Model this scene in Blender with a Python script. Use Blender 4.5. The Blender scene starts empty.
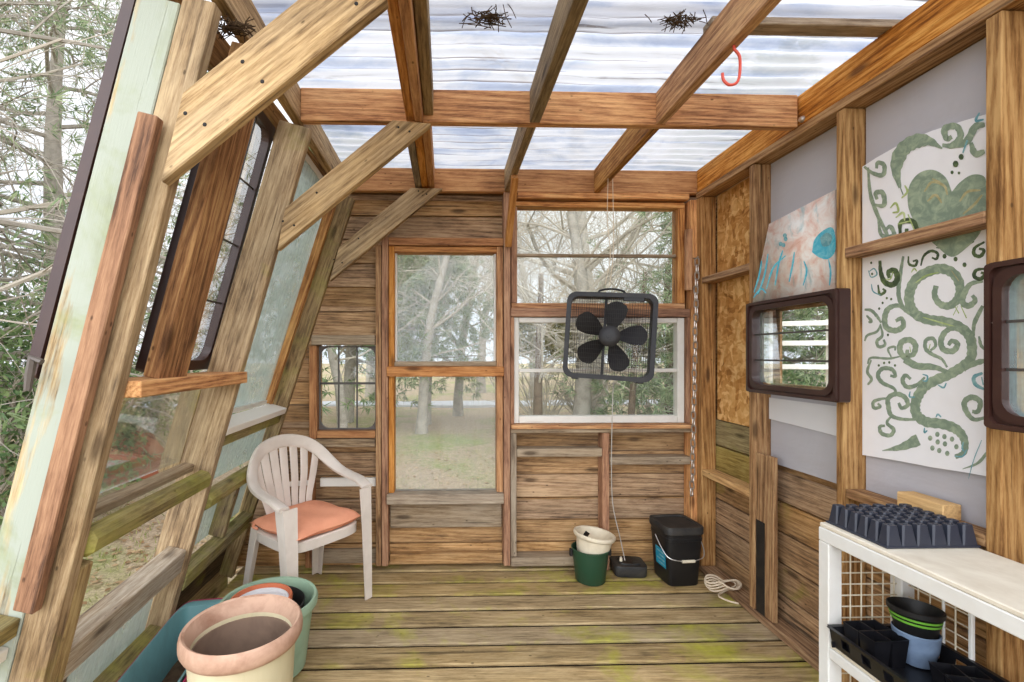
import bpy, bmesh, math, random
from mathutils import Vector, Matrix
R = math.radians
C = bpy.context.scene.collection
V = Vector

# ---------------------------------------------------------------- camera survey
H = 1.3                      # lens height above the deck
PSI = R(1.5)                 # lens turned a little to the right of the back wall's normal
FPX, CX, CY = 470.0, 459.0, 355.0
cam_d = bpy.data.cameras.new('camera'); cam = bpy.data.objects.new('camera', cam_d); C.objects.link(cam)
cam.location = (0, 0, H); cam.rotation_euler = (R(90), 0, -PSI)
cam_d.sensor_fit = 'HORIZONTAL'; cam_d.sensor_width = 36.0
cam_d.lens = FPX / 1024 * 36.0
cam_d.shift_x = (512 - CX) / 1024; cam_d.shift_y = (CY - 341) / 1024
cam_d.clip_start = 0.02; cam_d.clip_end = 300
bpy.context.scene.camera = cam

def ray(px, py):
    a = (px - CX) / FPX; b = (CY - py) / FPX; s, c = math.sin(PSI), math.cos(PSI)
    return V((s + a * c, c - a * s, b))
def onY(px, py, y): v = ray(px, py); return v * (y / v.y) + V((0, 0, H))
def onX(px, py, x): v = ray(px, py); return v * (x / v.x) + V((0, 0, H))
def onZ(px, py, z): v = ray(px, py); return v * ((z - H) / v.z) + V((0, 0, H))
# measurements on the plane of the back wall's studs
BY = 2.82
def wx(p): return onY(p, 355, BY).x
def wz(p): return onY(500, p, BY).z

# ---------------------------------------------------------------- object helpers
def tag(o, label=None, cat=None, group=None, kind=None):
    if label: o['label'] = label
    if cat: o['category'] = cat
    if group: o['group'] = group
    if kind: o['kind'] = kind
    return o

class MB:
    def __init__(s): s.v = []; s.f = []; s.m = []; s.cur = 0; s.T = None
    def add(s, vs, fs):
        b = len(s.v)
        for p in vs:
            p = V(p); s.v.append(s.T @ p if s.T is not None else p)
        for f in fs: s.f.append([b + i for i in f]); s.m.append(s.cur)
    def hexa(s, p):   # p: 8 points, bottom loop 0-3, top loop 4-7
        s.add(p, [(3,2,1,0),(4,5,6,7),(0,1,5,4),(1,2,6,5),(2,3,7,6),(3,0,4,7)])
    def box(s, x0, x1, y0, y1, z0, z1, ch=0.0):
        if ch <= 0:
            s.hexa([(x0,y0,z0),(x1,y0,z0),(x1,y1,z0),(x0,y1,z0),(x0,y0,z1),(x1,y0,z1),(x1,y1,z1),(x0,y1,z1)]); return
        bm = bmesh.new(); bmesh.ops.create_cube(bm, size=1)
        for q in bm.verts: q.co = V(((x0+x1)/2+(x1-x0)*q.co.x, (y0+y1)/2+(y1-y0)*q.co.y, (z0+z1)/2+(z1-z0)*q.co.z))
        bmesh.ops.bevel(bm, geom=bm.edges[:], offset=ch, segments=1, affect='EDGES')
        bm.verts.index_update()
        s.add([q.co.copy() for q in bm.verts], [[q.index for q in f.verts] for f in bm.faces]); bm.free()
    def tube(s, path, r, n=6, cap=True, closed=False, flat=None):
        path = [V(p) for p in path]; N = len(path)
        rs = r if isinstance(r, (list, tuple)) else [r] * N
        ref = None; vs = []
        for i, p in enumerate(path):
            if closed: t = path[(i+1) % N] - path[i-1]
            else: t = path[min(i+1, N-1)] - path[max(i-1, 0)]
            if t.length < 1e-9: t = V((0,0,1))
            t.normalize()
            if ref is None:
                ref = V((0,0,1)) if abs(t.z) < .9 else V((1,0,0))
            a = ref - t * ref.dot(t)
            if a.length < 1e-6: a = t.orthogonal()
            a.normalize(); ref = a; b = t.cross(a)
            for k in range(n):
                an = 2 * math.pi * k / n
                vs.append(p + (a * math.cos(an) + b * math.sin(an)) * rs[i])
        fs = []
        for i in range(N if closed else N - 1):
            j = (i + 1) % N
            for k in range(n):
                l = (k + 1) % n
                fs.append((i*n+k, i*n+l, j*n+l, j*n+k))
        if cap and not closed:
            fs.append(tuple(range(n))[::-1]); fs.append(tuple((N-1)*n + k for k in range(n)))
        s.add(vs, fs)
    def sweep(s, path, majors, a, b, n=12):
        path = [V(p) for p in path]; N = len(path); vs = []
        for i, p in enumerate(path):
            t = (path[min(i+1,N-1)] - path[max(i-1,0)]).normalized()
            m = V(majors[i]); m = (m - t * m.dot(t)).normalized(); q = t.cross(m)
            aa = a[i] if isinstance(a, list) else a; bb = b[i] if isinstance(b, list) else b
            for k in range(n):
                an = 2*math.pi*k/n; cs, sn = math.cos(an), math.sin(an)
                cs = math.copysign(abs(cs)**.6, cs); sn = math.copysign(abs(sn)**.6, sn)
                vs.append(p + m*aa*cs + q*bb*sn)
        fs = []
        for i in range(N-1):
            for k in range(n):
                l = (k+1) % n; fs.append((i*n+k, i*n+l, (i+1)*n+l, (i+1)*n+k))
        fs.append(tuple(range(n))[::-1]); fs.append(tuple((N-1)*n+k for k in range(n)))
        s.add(vs, fs)
    def lathe(s, prof, n=40, sq=None, ax=1.0, ay=1.0):
        # closed-by-ends profile of (r, z); sq = superellipse exponent
        vs = []
        for r, z in prof:
            for k in range(n):
                an = 2*math.pi*k/n; c_, s_ = math.cos(an), math.sin(an)
                if sq:
                    c_ = math.copysign(abs(c_)**(2/sq), c_); s_ = math.copysign(abs(s_)**(2/sq), s_)
                vs.append((r*ax*c_, r*ay*s_, z))
        fs = []
        for i in range(len(prof)-1):
            for k in range(n):
                l = (k+1) % n; fs.append((i*n+k, i*n+l, (i+1)*n+l, (i+1)*n+k))
        if prof[0][0] > .02 and prof[-1][0] > .02:      # a closed ring section
            m_ = (len(prof)-1)*n
            for k in range(n): fs.append((m_+k, m_+(k+1) % n, (k+1) % n, k))
        else:
            if prof[0][0] <= .02: fs.append(tuple(range(n))[::-1])
            if prof[-1][0] <= .02: fs.append(tuple((len(prof)-1)*n+k for k in range(n)))
        s.add(vs, fs)
    def torus(s, R_, r, n=24, m=8, stretch=0.0):
        pts = []
        for k in range(n):
            an = 2*math.pi*k/n; c_, s_ = math.cos(an), math.sin(an)
            pts.append((R_*c_, 0, R_*s_ + math.copysign(stretch, s_) if abs(s_) > 1e-6 else R_*s_))
        s.tube(pts, r, m, closed=True)
    def build(s, name, mats, parent=None, smooth=False, loc=None, rot=None, M=None, weld=False):
        me = bpy.data.meshes.new(name); me.from_pydata([tuple(p) for p in s.v], [], s.f)
        if not isinstance(mats, (list, tuple)): mats = [mats]
        for m in mats: me.materials.append(m)
        if len(mats) > 1: me.polygons.foreach_set('material_index', s.m)
        if smooth:
            me.polygons.foreach_set('use_smooth', [True]*len(me.polygons))
        bm = bmesh.new(); bm.from_mesh(me)
        if weld: bmesh.ops.remove_doubles(bm, verts=bm.verts, dist=1e-5)
        bmesh.ops.recalc_face_normals(bm, faces=bm.faces) if smooth != 'keep' else None
        bm.to_mesh(me); bm.free()
        if smooth is True:
            try: me.set_sharp_from_angle(angle=R(40))
            except Exception: pass
        o = bpy.data.objects.new(name, me); C.objects.link(o)
        if M is not None: o.matrix_world = M
        if loc is not None: o.location = loc
        if rot is not None: o.rotation_euler = rot
        if parent is not None: o.parent = parent
        return o

def empty(name, loc=(0,0,0), rz=0, label=None, cat=None, group=None, kind=None, rot=None):
    o = bpy.data.objects.new(name, None); C.objects.link(o); o.empty_display_size = .05
    o.location = loc; o.rotation_euler = rot if rot else (0,0,rz)
    return tag(o, label, cat, group, kind)

def frame(p0, p1, wdir):
    ax = (V(p1) - V(p0)); L = ax.length; ax.normalize()
    w = V(wdir); w = (w - ax * w.dot(ax)).normalized(); t = ax.cross(w)
    M = Matrix((( ax.x, w.x, t.x, 0),(ax.y, w.y, t.y, 0),(ax.z, w.z, t.z, 0),(0,0,0,1)))
    M.translation = (V(p0) + V(p1)) / 2
    return M, L

def lumber(name, p0, p1, wdir, w, t, mat, label=None, cat=None, parent=None, group=None, kind=None, ch=.003, cut0=0, cut1=0):
    """A sawn timber from p0 to p1: w wide along wdir, t thick. cut0/cut1 skew the ends along the width."""
    M, L = frame(p0, p1, wdir)
    mb = MB(); mb.box(-L/2, L/2, -w/2, w/2, -t/2, t/2, ch)
    if cut0 or cut1:
        for q in mb.v:
            if q.x > 0: q.x += cut1 * q.y / w
            else: q.x += cut0 * q.y / w
    o = mb.build(name, mat, None, M=M)
    if parent is not None:
        o.parent = parent; o.matrix_parent_inverse = parent_inv(parent)
    tag(o, label, cat, group, kind if kind else ('thing' if label else None))
    return o
def parent_inv(p):
    M = Matrix.LocRotScale(p.location, p.rotation_euler, p.scale)
    return M.inverted()

# ---------------------------------------------------------------- materials
class NT:
    def __init__(s, name):
        s.mat = bpy.data.materials.new(name); s.mat.use_nodes = True
        s.t = s.mat.node_tree; s.t.nodes.clear(); s.out = s.n('ShaderNodeOutputMaterial')
    def n(s, ty, **kw):
        x = s.t.nodes.new(ty)
        for k, v in kw.items(): setattr(x, k, v)
        return x
    def l(s, a, b): s.t.links.new(a, b)
    def val(s, node, idx, v):
        node.inputs[idx].default_value = v; return node
    def math(s, op, a, b=None):
        x = s.n('ShaderNodeMath', operation=op)
        for i, q in enumerate((a, b)):
            if q is None: continue
            if isinstance(q, (int, float)): x.inputs[i].default_value = q
            else: s.l(q, x.inputs[i])
        return x.outputs[0]
    def mapv(s, vec, scale, loc=None):
        x = s.n('ShaderNodeVectorMath', operation='MULTIPLY'); s.l(vec, x.inputs[0]); x.inputs[1].default_value = scale
        return x.outputs[0]
    def noise(s, vec, scale, detail=4, rough=.55, dist=0.0):
        x = s.n('ShaderNodeTexNoise'); s.l(vec, x.inputs['Vector'])
        x.inputs['Scale'].default_value = scale; x.inputs['Detail'].default_value = detail
        x.inputs['Roughness'].default_value = rough; x.inputs['Distortion'].default_value = dist
        return x.outputs['Fac']
    def ramp(s, fac, stops):
        x = s.n('ShaderNodeValToRGB'); s.l(fac, x.inputs[0]); e = x.color_ramp.elements
        while len(e) < len(stops): e.new(.5)
        for i, (p, c) in enumerate(stops):
            e[i].position = p; e[i].color = (*c, 1) if not isinstance(c, (int, float)) else (c, c, c, 1)
        return x.outputs[0]
    def mix(s, fac, a, b, mode='MIX'):
        x = s.n('ShaderNodeMix', data_type='RGBA', blend_type=mode)
        for sock, q in ((x.inputs[0], fac), (x.inputs[6], a), (x.inputs[7], b)):
            if isinstance(q, (int, float)): sock.default_value = q
            elif isinstance(q, tuple): sock.default_value = (*q, 1)
            else: s.l(q, sock)
        return x.outputs[2]
    def coords(s):
        tc = s.n('ShaderNodeTexCoord').outputs['Object']
        oi = s.n('ShaderNodeObjectInfo').outputs['Random']
        gi = s.n('ShaderNodeNewGeometry').outputs['Random Per Island']
        r = s.math('ADD', oi, gi)
        rr = s.math('MULTIPLY', r, 31.7)
        cb = s.n('ShaderNodeCombineXYZ'); s.l(rr, cb.inputs[0]); s.l(s.math('MULTIPLY', r, 17.3), cb.inputs[1]); s.l(s.math('MULTIPLY', r, 23.9), cb.inputs[2])
        ad = s.n('ShaderNodeVectorMath', operation='ADD'); s.l(tc, ad.inputs[0]); s.l(cb.outputs[0], ad.inputs[1])
        return tc, ad.outputs[0], r
    def principled(s, col, rough=.6, bump=None, bstr=.3, bdist=.002, **kw):
        b = s.n('ShaderNodeBsdfPrincipled')
        if isinstance(col, tuple): b.inputs['Base Color'].default_value = (*col, 1)
        else: s.l(col, b.inputs['Base Color'])
        if isinstance(rough, (int, float)): b.inputs['Roughness'].default_value = rough
        else: s.l(rough, b.inputs['Roughness'])
        for k, v in kw.items(): b.inputs[k.replace('_', ' ')].default_value = v
        if bump is not None:
            bp = s.n('ShaderNodeBump'); bp.inputs['Strength'].default_value = bstr; bp.inputs['Distance'].default_value = bdist
            s.l(bump, bp.inputs['Height']); s.l(bp.outputs[0], b.inputs['Normal'])
        s.l(b.outputs[0], s.out.inputs[0]); return b

def srgb(r, g, b):
    f = lambda u: (u/255/12.92 if u/255 <= .04045 else ((u/255+.055)/1.055)**2.4)
    return (f(r), f(g), f(b))

def wood(name, light, mid, dark, moss=0.0, mosscol=(150,150,40), grey=0.0, greycol=(150,140,125), var=.35, ring=.5, knots=1.0, paint=None, paintamt=0.0, stain=.35):
    t = NT(name); tc, v, rnd = t.coords()
    def soft(c, k=1.0):
        m_ = .35*c[0] + .5*c[1] + .15*c[2]; return srgb(*[min(255, m_ + (q - m_)*k + 3) for q in c])
    light, mid, dark = soft(light), soft(mid), soft(dark)
    wv = t.n('ShaderNodeTexWave', wave_type='BANDS', bands_direction='DIAGONAL', wave_profile='SIN')
    t.l(t.mapv(v, (.5, 11, 11)), wv.inputs['Vector'])
    wv.inputs['Scale'].default_value = 2.4; wv.inputs['Distortion'].default_value = 9; wv.inputs['Detail'].default_value = 3
    wv.inputs['Detail Scale'].default_value = .9
    fine = t.noise(t.mapv(v, (12, 190, 190)), 1.0, 4, .75)
    mids = t.noise(t.mapv(v, (3.5, 52, 52)), 1.0, 5, .7, .4)
    broad = t.noise(t.mapv(v, (2.2, 7, 7)), 1.0, 5, .65, .5)
    cen = lambda q, k: t.math('MULTIPLY', t.math('SUBTRACT', q, .5), k)
    g = t.math('ADD', t.math('ADD', cen(wv.outputs['Fac'], ring * .26), cen(fine, .95)), t.math('ADD', cen(mids, .72), t.math('ADD', cen(broad, 1.0), .53)))
    col = t.ramp(g, [(.22, dark), (.48, mid), (.78, light)])
    # board to board variation
    hv = t.n('ShaderNodeHueSaturation'); t.l(col, hv.inputs['Color'])
    rf = t.math('FRACT', t.math('MULTIPLY', rnd, 7.31))
    t.l(t.math('ADD', t.math('MULTIPLY', rf, var), 1 - var / 2), hv.inputs['Value'])
    t.l(t.math('ADD', t.math('MULTIPLY', t.math('FRACT', t.math('MULTIPLY', rnd, 3.17)), .25), .82), hv.inputs['Saturation'])
    col = hv.outputs[0]
    # water stains and grime with their own shapes
    st = t.noise(t.mapv(v, (1.0, 2.4, 2.4)), 2.6, 5, .65, .6)
    col = t.mix(t.math('MULTIPLY', t.ramp(st, [(.54, 0.0), (.68, 1.0)]), stain * .75), col, t.mix(.55, col, (.035, .022, .012)))
    if grey > 0:
        gn = t.noise(t.mapv(v, (1.5, 5, 5)), 1.6, 4, .6)
        col = t.mix(t.math('MULTIPLY', t.ramp(gn, [(.35, 0.0), (.65, 1.0)]), grey), col, t.mix(g, tuple(c*.45 for c in srgb(*greycol)), srgb(*greycol)))
    # knots
    if knots > 0:
        vo = t.n('ShaderNodeTexVoronoi'); t.l(t.mapv(v, (2.6, 9, 9)), vo.inputs['Vector']); vo.inputs['Scale'].default_value = 1.0
        kn = t.ramp(vo.outputs['Distance'], [(.07, 1.0), (.17, 0.0)])
        col = t.mix(t.math('MULTIPLY', kn, .75 * knots), col, tuple(c * .45 for c in dark))
    # small dark specks
    sk = t.n('ShaderNodeTexVoronoi'); t.l(t.mapv(v, (13, 24, 24)), sk.inputs['Vector']); sk.inputs['Scale'].default_value = 1.0
    sp_ = t.math('MULTIPLY', t.ramp(sk.outputs['Distance'], [(.06, 1.0), (.12, 0.0)]), t.ramp(t.noise(v, 5, 2), [(.5, 0.0), (.56, 1.0)]))
    col = t.mix(t.math('MULTIPLY', sp_, .7), col, tuple(c * .3 for c in dark))
    # checks (fine splits along the grain)
    cr = t.noise(t.mapv(v, (1.1, 34, 34)), 1.0, 2, .5, .3)
    ck = t.ramp(cr, [(.285, 1.0), (.325, 0.0)])
    col = t.mix(t.math('MULTIPLY', ck, .6), col, tuple(c * .22 for c in dark))
    if paint:
        pn = t.noise(t.mapv(v, (2.0, 14, 14)), 1.3, 5, .6)
        p0 = .62 - paintamt * .45
        col = t.mix(t.ramp(pn, [(p0, 0.0), (p0 + .1, 1.0)]), col, srgb(*paint))
    if moss > 0:
        mn = t.noise(v, 3.2, 5, .62, .4); mm = .74 - moss * .36
        mf = t.math('MULTIPLY', t.ramp(mn, [(mm - .09, 0.0), (mm + .1, 1.0)]), t.math('ADD', t.math('MULTIPLY', fine, .8), .35))
        m0 = srgb(*mosscol)
        mc = t.mix(t.noise(v, 22, 3), tuple(c * .35 for c in m0), tuple(min(1, c * 1.25) for c in m0))
        col = t.mix(mf, col, mc)
    bump = t.math('SUBTRACT', t.math('ADD', fine, t.math('MULTIPLY', broad, .5)), t.math('MULTIPLY', ck, 2.0))
    t.principled(col, .78, bump, .55, .0022, Specular_IOR_Level=.25)
    return t.mat

M = {}
M['orange'] = wood('orange_pine', (222,166,98), (186,122,62), (120,70,32), ring=.8, var=.3, stain=.45)
M['orange_clean'] = wood('amber_pine', (206,150,86), (176,116,58), (122,74,34), ring=.6, var=.25, stain=.2)
M['rafter'] = wood('rafter_pine', (205,156,92), (160,108,58), (96,60,30), ring=.7, var=.35, stain=.55)
M['raftgrey'] = wood('grey_rafter_pine', (176,150,108), (128,104,72), (76,58,40), var=.3, stain=.4, grey=.3)
M['brace'] = wood('weathered_brace', (206,176,132), (168,138,98), (106,80,52), ring=.8, var=.2, stain=.35, grey=.3, greycol=(170,156,134))
M['post'] = wood('weathered_post', (200,172,128), (160,130,90), (96,72,46), var=.25, stain=.45, grey=.3, greycol=(165,150,126), moss=.1)
M['mossy'] = wood('mossy_timber', (184,160,112), (142,116,76), (76,58,36), var=.25, stain=.5, moss=.4, mosscol=(164,160,84), grey=.2)
M['mossier'] = wood('green_mossy_timber', (176,158,100), (132,116,66), (72,60,34), var=.25, stain=.5, moss=.58, mosscol=(164,160,78), grey=.25)
M['whitepost'] = wood('painted_timber', (200,182,140), (168,144,104), (112,90,60), var=.1, stain=.2, paint=(166,172,158), paintamt=.58, moss=.35, mosscol=(150,158,104))
M['batten'] = wood('brown_batten', (170,122,80), (138,92,56), (84,54,34), var=.1, stain=.35)
M['siding'] = wood('siding_boards', (196,158,112), (156,118,76), (84,58,36), var=.5, ring=.7, stain=.6, grey=.25, greycol=(164,144,118))
M['sidingR'] = wood('side_wall_boards', (190,150,102), (148,110,68), (78,56,36), var=.4, ring=.6, stain=.55, grey=.2, moss=.15)
M['deck'] = wood('deck_boards', (196,170,124), (156,130,86), (92,74,46), var=.32, ring=.4, stain=.5, grey=.25, greycol=(165,150,120), moss=.42, mosscol=(186,184,56), knots=.5)
M['stud'] = wood('stud_pine', (184,146,100), (148,108,68), (98,66,38), var=.25, ring=.9, stain=.35)
M['studbig'] = wood('pale_stud_pine', (192,154,104), (158,118,74), (106,72,40), var=.2, ring=1.1, stain=.3, knots=1)
M['trim'] = wood('reddish_trim', (188,136,88), (152,100,60), (92,56,34), var=.3, stain=.4)
M['greyboard'] = wood('grey_board', (180,160,132), (146,124,96), (94,74,54), var=.25, stain=.4, grey=.5, greycol=(172,158,138))
M['splinter'] = wood('bleached_board', (206,190,164), (164,140,110), (84,62,44), var=.1, stain=.65, grey=.5, greycol=(196,186,170))
M['treated'] = wood('green_treated_boards', (176,160,102), (142,122,70), (92,76,42), var=.3, stain=.35, moss=.3, mosscol=(150,148,80))
M['darkboard'] = wood('dark_brown_boards', (112,90,62), (78,60,40), (40,30,20), var=.2, stain=.5, moss=.15)  # boards of a much darker brown than the rest
M['whitewood'] = wood('flaking_white_board', (190,180,160), (160,146,122), (110,94,72), var=.05, stain=.25, paint=(236,232,222), paintamt=1.0)

def plastic(name, col, rough=.5, dirt=(90,75,55), amt=.2, scale=6, spec=.4, bump=0.0, streak=False):
    t = NT(name); tc, v, r = t.coords(); c = srgb(*col)
    vv = t.mapv(v, (1, 1, .25)) if streak else v
    f = t.ramp(t.noise(vv, scale, 5, .62, .3), [(.42, 0.0), (.75, 1.0)])
    cc = t.mix(t.math('MULTIPLY', f, amt), c, srgb(*dirt))
    cc = t.mix(t.math('MULTIPLY', t.noise(v, scale * 5, 3), .18), cc, tuple(q * .7 for q in c))
    t.principled(cc, rough, t.noise(v, scale * 9, 3) if bump else None, bump, .001, Specular_IOR_Level=spec)
    return t.mat
def metal(name, col, rough=.4, dirt=(70,55,40), amt=.2):
    t = NT(name); tc, v, r = t.coords()
    f = t.ramp(t.noise(v, 14, 4), [(.5, 0.0), (.7, 1.0)])
    t.principled(t.mix(t.math('MULTIPLY', f, amt), srgb(*col), srgb(*dirt)), rough, None, Metallic=.85)
    return t.mat

M['chair'] = plastic('chair_plastic', (226,216,204), .45, (150,130,108), .3, 5)
M['cushion'] = plastic('salmon_cloth', (236,164,130), .9, (200,118,86), .35, 9, .1, .5)
M['beige'] = plastic('beige_planter', (220,208,174), .6, (140,130,84), .6, 3.5, .3, .1, True)
M['terra_rim'] = plastic('faded_terracotta', (202,166,142), .7, (128,82,58), .8, 9, .2, .1)
M['terra'] = plastic('terracotta', (198,112,78), .65, (130,74,54), .35, 8, .2, .1)
M['sage'] = plastic('sage_green_plastic', (150,176,150), .5, (96,108,84), .35, 6)
M['teal'] = plastic('teal_plastic', (104,148,150), .5, (70,82,76), .5, 5)
M['magenta'] = plastic('magenta_plastic', (172,44,84), .5, (90,30,50), .35, 6)
M['innerwall'] = plastic('stained_inner_wall', (136,114,98), .8, (84,70,60), .7, 7, .1)
M['gapshade'] = plastic('shade_between_boards', (46,38,28), .95, (30,24,18), .6, 25, .05)  # near-black colour painted as the shade in the deck gaps
M['soil'] = plastic('dry_soil', (92,74,58), .95, (50,38,30), .8, 25, .05, .8)
M['pebble'] = plastic('pale_grey_dish', (206,204,204), .6, (160,150,140), .4, 12)
M['dkgreen'] = plastic('dark_green_plastic', (38,72,50), .5, (60,66,50), .4, 6)
M['ivory'] = plastic('ivory_plastic', (228,216,190), .55, (150,126,96), .4, 7)
M['black'] = plastic('black_plastic', (26,26,27), .45, (66,60,52), .3, 8)
M['blackdusty'] = plastic('dusty_black_plastic', (38,38,38), .6, (100,92,80), .55, 7)
M['tray'] = plastic('slate_black_plastic', (46,50,62), .38, (70,70,72), .25, 9)
M['blackshiny'] = plastic('glossy_black_plastic', (22,22,26), .3, (60,60,64), .3, 9)
M['labelblue'] = plastic('blue_label', (32,150,180), .5, (20,110,140), .3, 8)
M['white'] = plastic('white_paint', (232,232,228), .55, (170,150,120), .25, 5)
M['dirtywhite'] = plastic('dirty_white_paint', (232,224,206), .65, (150,122,84), .55, 4.5, .3, .1)
M['wire'] = plastic('cream_wire', (222,212,188), .5, (150,120,80), .35, 20)
M['sash'] = plastic('white_sash_paint', (228,224,214), .6, (170,160,140), .3, 6)
M['brownframe'] = plastic('dark_brown_frame', (56,32,27), .38, (96,68,54), .3, 9, .5)
M['darkalu'] = plastic('dark_aluminium', (96,88,82), .5, (60,50,44), .4, 12)
M['lead'] = plastic('grey_muntin', (74,70,66), .5, (110,104,96), .3, 20)
M['fan'] = plastic('fan_black', (24,22,24), .5, (90,84,76), .25, 9)
M['fanwire'] = plastic('fan_wire', (46,44,44), .45, (90,84,76), .2, 20)
M['cord'] = plastic('grey_cord', (190,184,174), .6, (130,120,110), .3, 10)
M['string'] = plastic('pale_string', (214,196,170), .9, (150,130,100), .3, 20, .1)
M['redhook'] = plastic('red_hook', (226,90,72), .4, (170,70,60), .3, 12)
M['blackpaint'] = plastic('black_paint', (28,26,24), .7, (80,66,52), .35, 14)
M['paleblock'] = wood('pale_block', (232,186,110), (206,156,84), (160,110,54), var=.1, stain=.15, knots=.3)
M['lime'] = plastic('lime_stripe', (112,176,60), .5, (80,130,40), .2, 9)
M['blueglaze'] = plastic('blue_glaze', (120,140,166), .25, (70,84,110), .6, 12)
M['nest'] = plastic('nest_debris', (70,54,40), .95, (130,110,84), .5, 30, .05)
M['chain'] = metal('galvanised_steel', (186,176,164), .42, (110,84,60), .5)
M['steel'] = metal('bright_steel', (214,212,206), .35)
M['bark'] = plastic('grey_bark', (170,162,150), .9, (116,108,98), .7, 7, .1, .8)
M['bark2'] = plastic('brown_bark', (112,96,80), .9, (60,50,42), .7, 7, .1, .8)
M['twig'] = plastic('twig_bark', (186,176,160), .9, (130,120,106), .6, 7, .1)
M['rust'] = plastic('rusty_brown', (156,92,66), .8, (96,60,48), .6, 5, .2)
M['osb'] = None
def leafmat(name, a, b):
    t = NT(name); tc, v, r = t.coords()
    gi = t.n('ShaderNodeNewGeometry').outputs['Random Per Island']
    col = t.mix(gi, srgb(*a), srgb(*b))
    d = t.n('ShaderNodeBsdfDiffuse'); t.l(col, d.inputs[0]); tr = t.n('ShaderNodeBsdfTranslucent'); t.l(col, tr.inputs[0])
    m = t.n('ShaderNodeMixShader'); m.inputs[0].default_value = .35; t.l(d.outputs[0], m.inputs[1]); t.l(tr.outputs[0], m.inputs[2])
    t.l(m.outputs[0], t.out.inputs[0]); return t.mat
M['needle'] = leafmat('pine_needles', (100,124,90), (180,192,150))
M['needle2'] = leafmat('dark_needles', (84,112,76), (150,168,116))
M['shrubleaf'] = leafmat('shrub_leaves', (100,102,64), (170,160,112))
M['grassblade'] = leafmat('grass_blades', (120,132,70), (184,180,120))
M['litter'] = leafmat('leaf_litter', (140,108,78), (206,178,140))

def osb():
    t = NT('oriented_strand_board'); tc, v, r = t.coords()
    def layer(scale, dist):
        w = t.n('ShaderNodeVectorMath', operation='ADD'); t.l(v, w.inputs[0])
        nn = t.n('ShaderNodeTexNoise'); nn.inputs['Scale'].default_value = 9; t.l(v, nn.inputs['Vector'])
        sc = t.n('ShaderNodeVectorMath', operation='SCALE'); t.l(nn.outputs['Color'], sc.inputs[0]); sc.inputs['Scale'].default_value = dist
        t.l(sc.outputs[0], w.inputs[1])
        vo = t.n('ShaderNodeTexVoronoi'); t.l(t.mapv(w.outputs[0], scale), vo.inputs['Vector']); vo.inputs['Scale'].default_value = 1
        return vo
    a = layer((34, 34, 13), .10); b = layer((22, 22, 50), .12)
    sep = t.n('ShaderNodeSeparateColor'); t.l(a.outputs['Color'], sep.inputs[0])
    sep2 = t.n('ShaderNodeSeparateColor'); t.l(b.outputs['Color'], sep2.inputs[0])
    f = t.math('ADD', t.math('MULTIPLY', sep.outputs[0], .6), t.math('MULTIPLY', sep2.outputs[1], .4))
    f = t.math('ADD', t.math('MULTIPLY', f, .75), t.math('MULTIPLY', t.noise(v, 40, 4), .25))
    col = t.ramp(f, [(.12, srgb(134,88,44)), (.36, srgb(190,134,70)), (.55, srgb(212,160,94)), (.78, srgb(236,194,132))])
    big = t.noise(v, 3.0, 4, .6)
    col = t.mix(t.ramp(big, [(.52, 0.0), (.7, .4)]), col, srgb(140,92,48))
    t.principled(col, .8, f, .4, .002, Specular_IOR_Level=.2); return t.mat
M['osb'] = osb()

def fabric(name, col, crease=.3):
    t = NT(name); tc, v, r = t.coords(); c = srgb(*col)
    n1 = t.noise(v, 3.0, 4, .6, .8); n2 = t.noise(t.mapv(v, (1, 2, 7)), 2.0, 3, .5)
    cc = t.mix(t.math('MULTIPLY', t.ramp(n1, [(.4, 0.0), (.7, 1.0)]), .22), c, tuple(q*.72 for q in c))
    t.principled(cc, .55, t.math('ADD', n1, n2), crease, .02, Specular_IOR_Level=.3); return t.mat
M['wrap'] = fabric('grey_house_wrap', (186,184,188))
M['wrapwhite'] = fabric('white_sheeting', (226,226,228), .15)
M['canvas'] = plastic('white_canvas', (240,239,240), .7, (226,222,214), .3, 5, .2)
def paint(name, a, b, s=26):
    t = NT(name); tc, v, r = t.coords()
    f = t.ramp(t.noise(t.mapv(v, (1, 1, 1)), s, 5, .65, 1.2), [(.42, 0.0), (.68, 1.0)])
    t.principled(t.mix(f, srgb(*a), srgb(*b)), .55); return t.mat
M['pgreen'] = paint('sage_paint', (124,142,122), (164,178,150))
M['pdark'] = paint('dark_green_paint', (58,76,50), (110,130,80))
M['plime'] = paint('lime_paint', (150,170,96), (196,208,150))
M['pteal'] = paint('teal_paint', (92,150,160), (150,190,190))
M['pgold'] = paint('ochre_paint', (160,150,104), (190,182,140))
M['pblue'] = paint('aqua_paint', (70,176,200), (132,206,216))
def pinkcanvas():
    t = NT('mottled_pink_canvas'); tc, v, r = t.coords()
    a = t.noise(v, 14, 5, .65, 1.0); b = t.noise(t.mapv(v, (1, 1.6, .5)), 16, 4, .6, .6)
    col = t.ramp(a, [(.35, srgb(236,232,224)), (.52, srgb(228,210,196)), (.66, srgb(220,178,158)), (.8, srgb(196,150,126))])
    col = t.mix(t.ramp(b, [(.56, 0.0), (.72, .75)]), col, srgb(134,172,172))
    t.principled(col, .7, a, .2, .002); return t.mat
M['pink'] = pinkcanvas()

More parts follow.
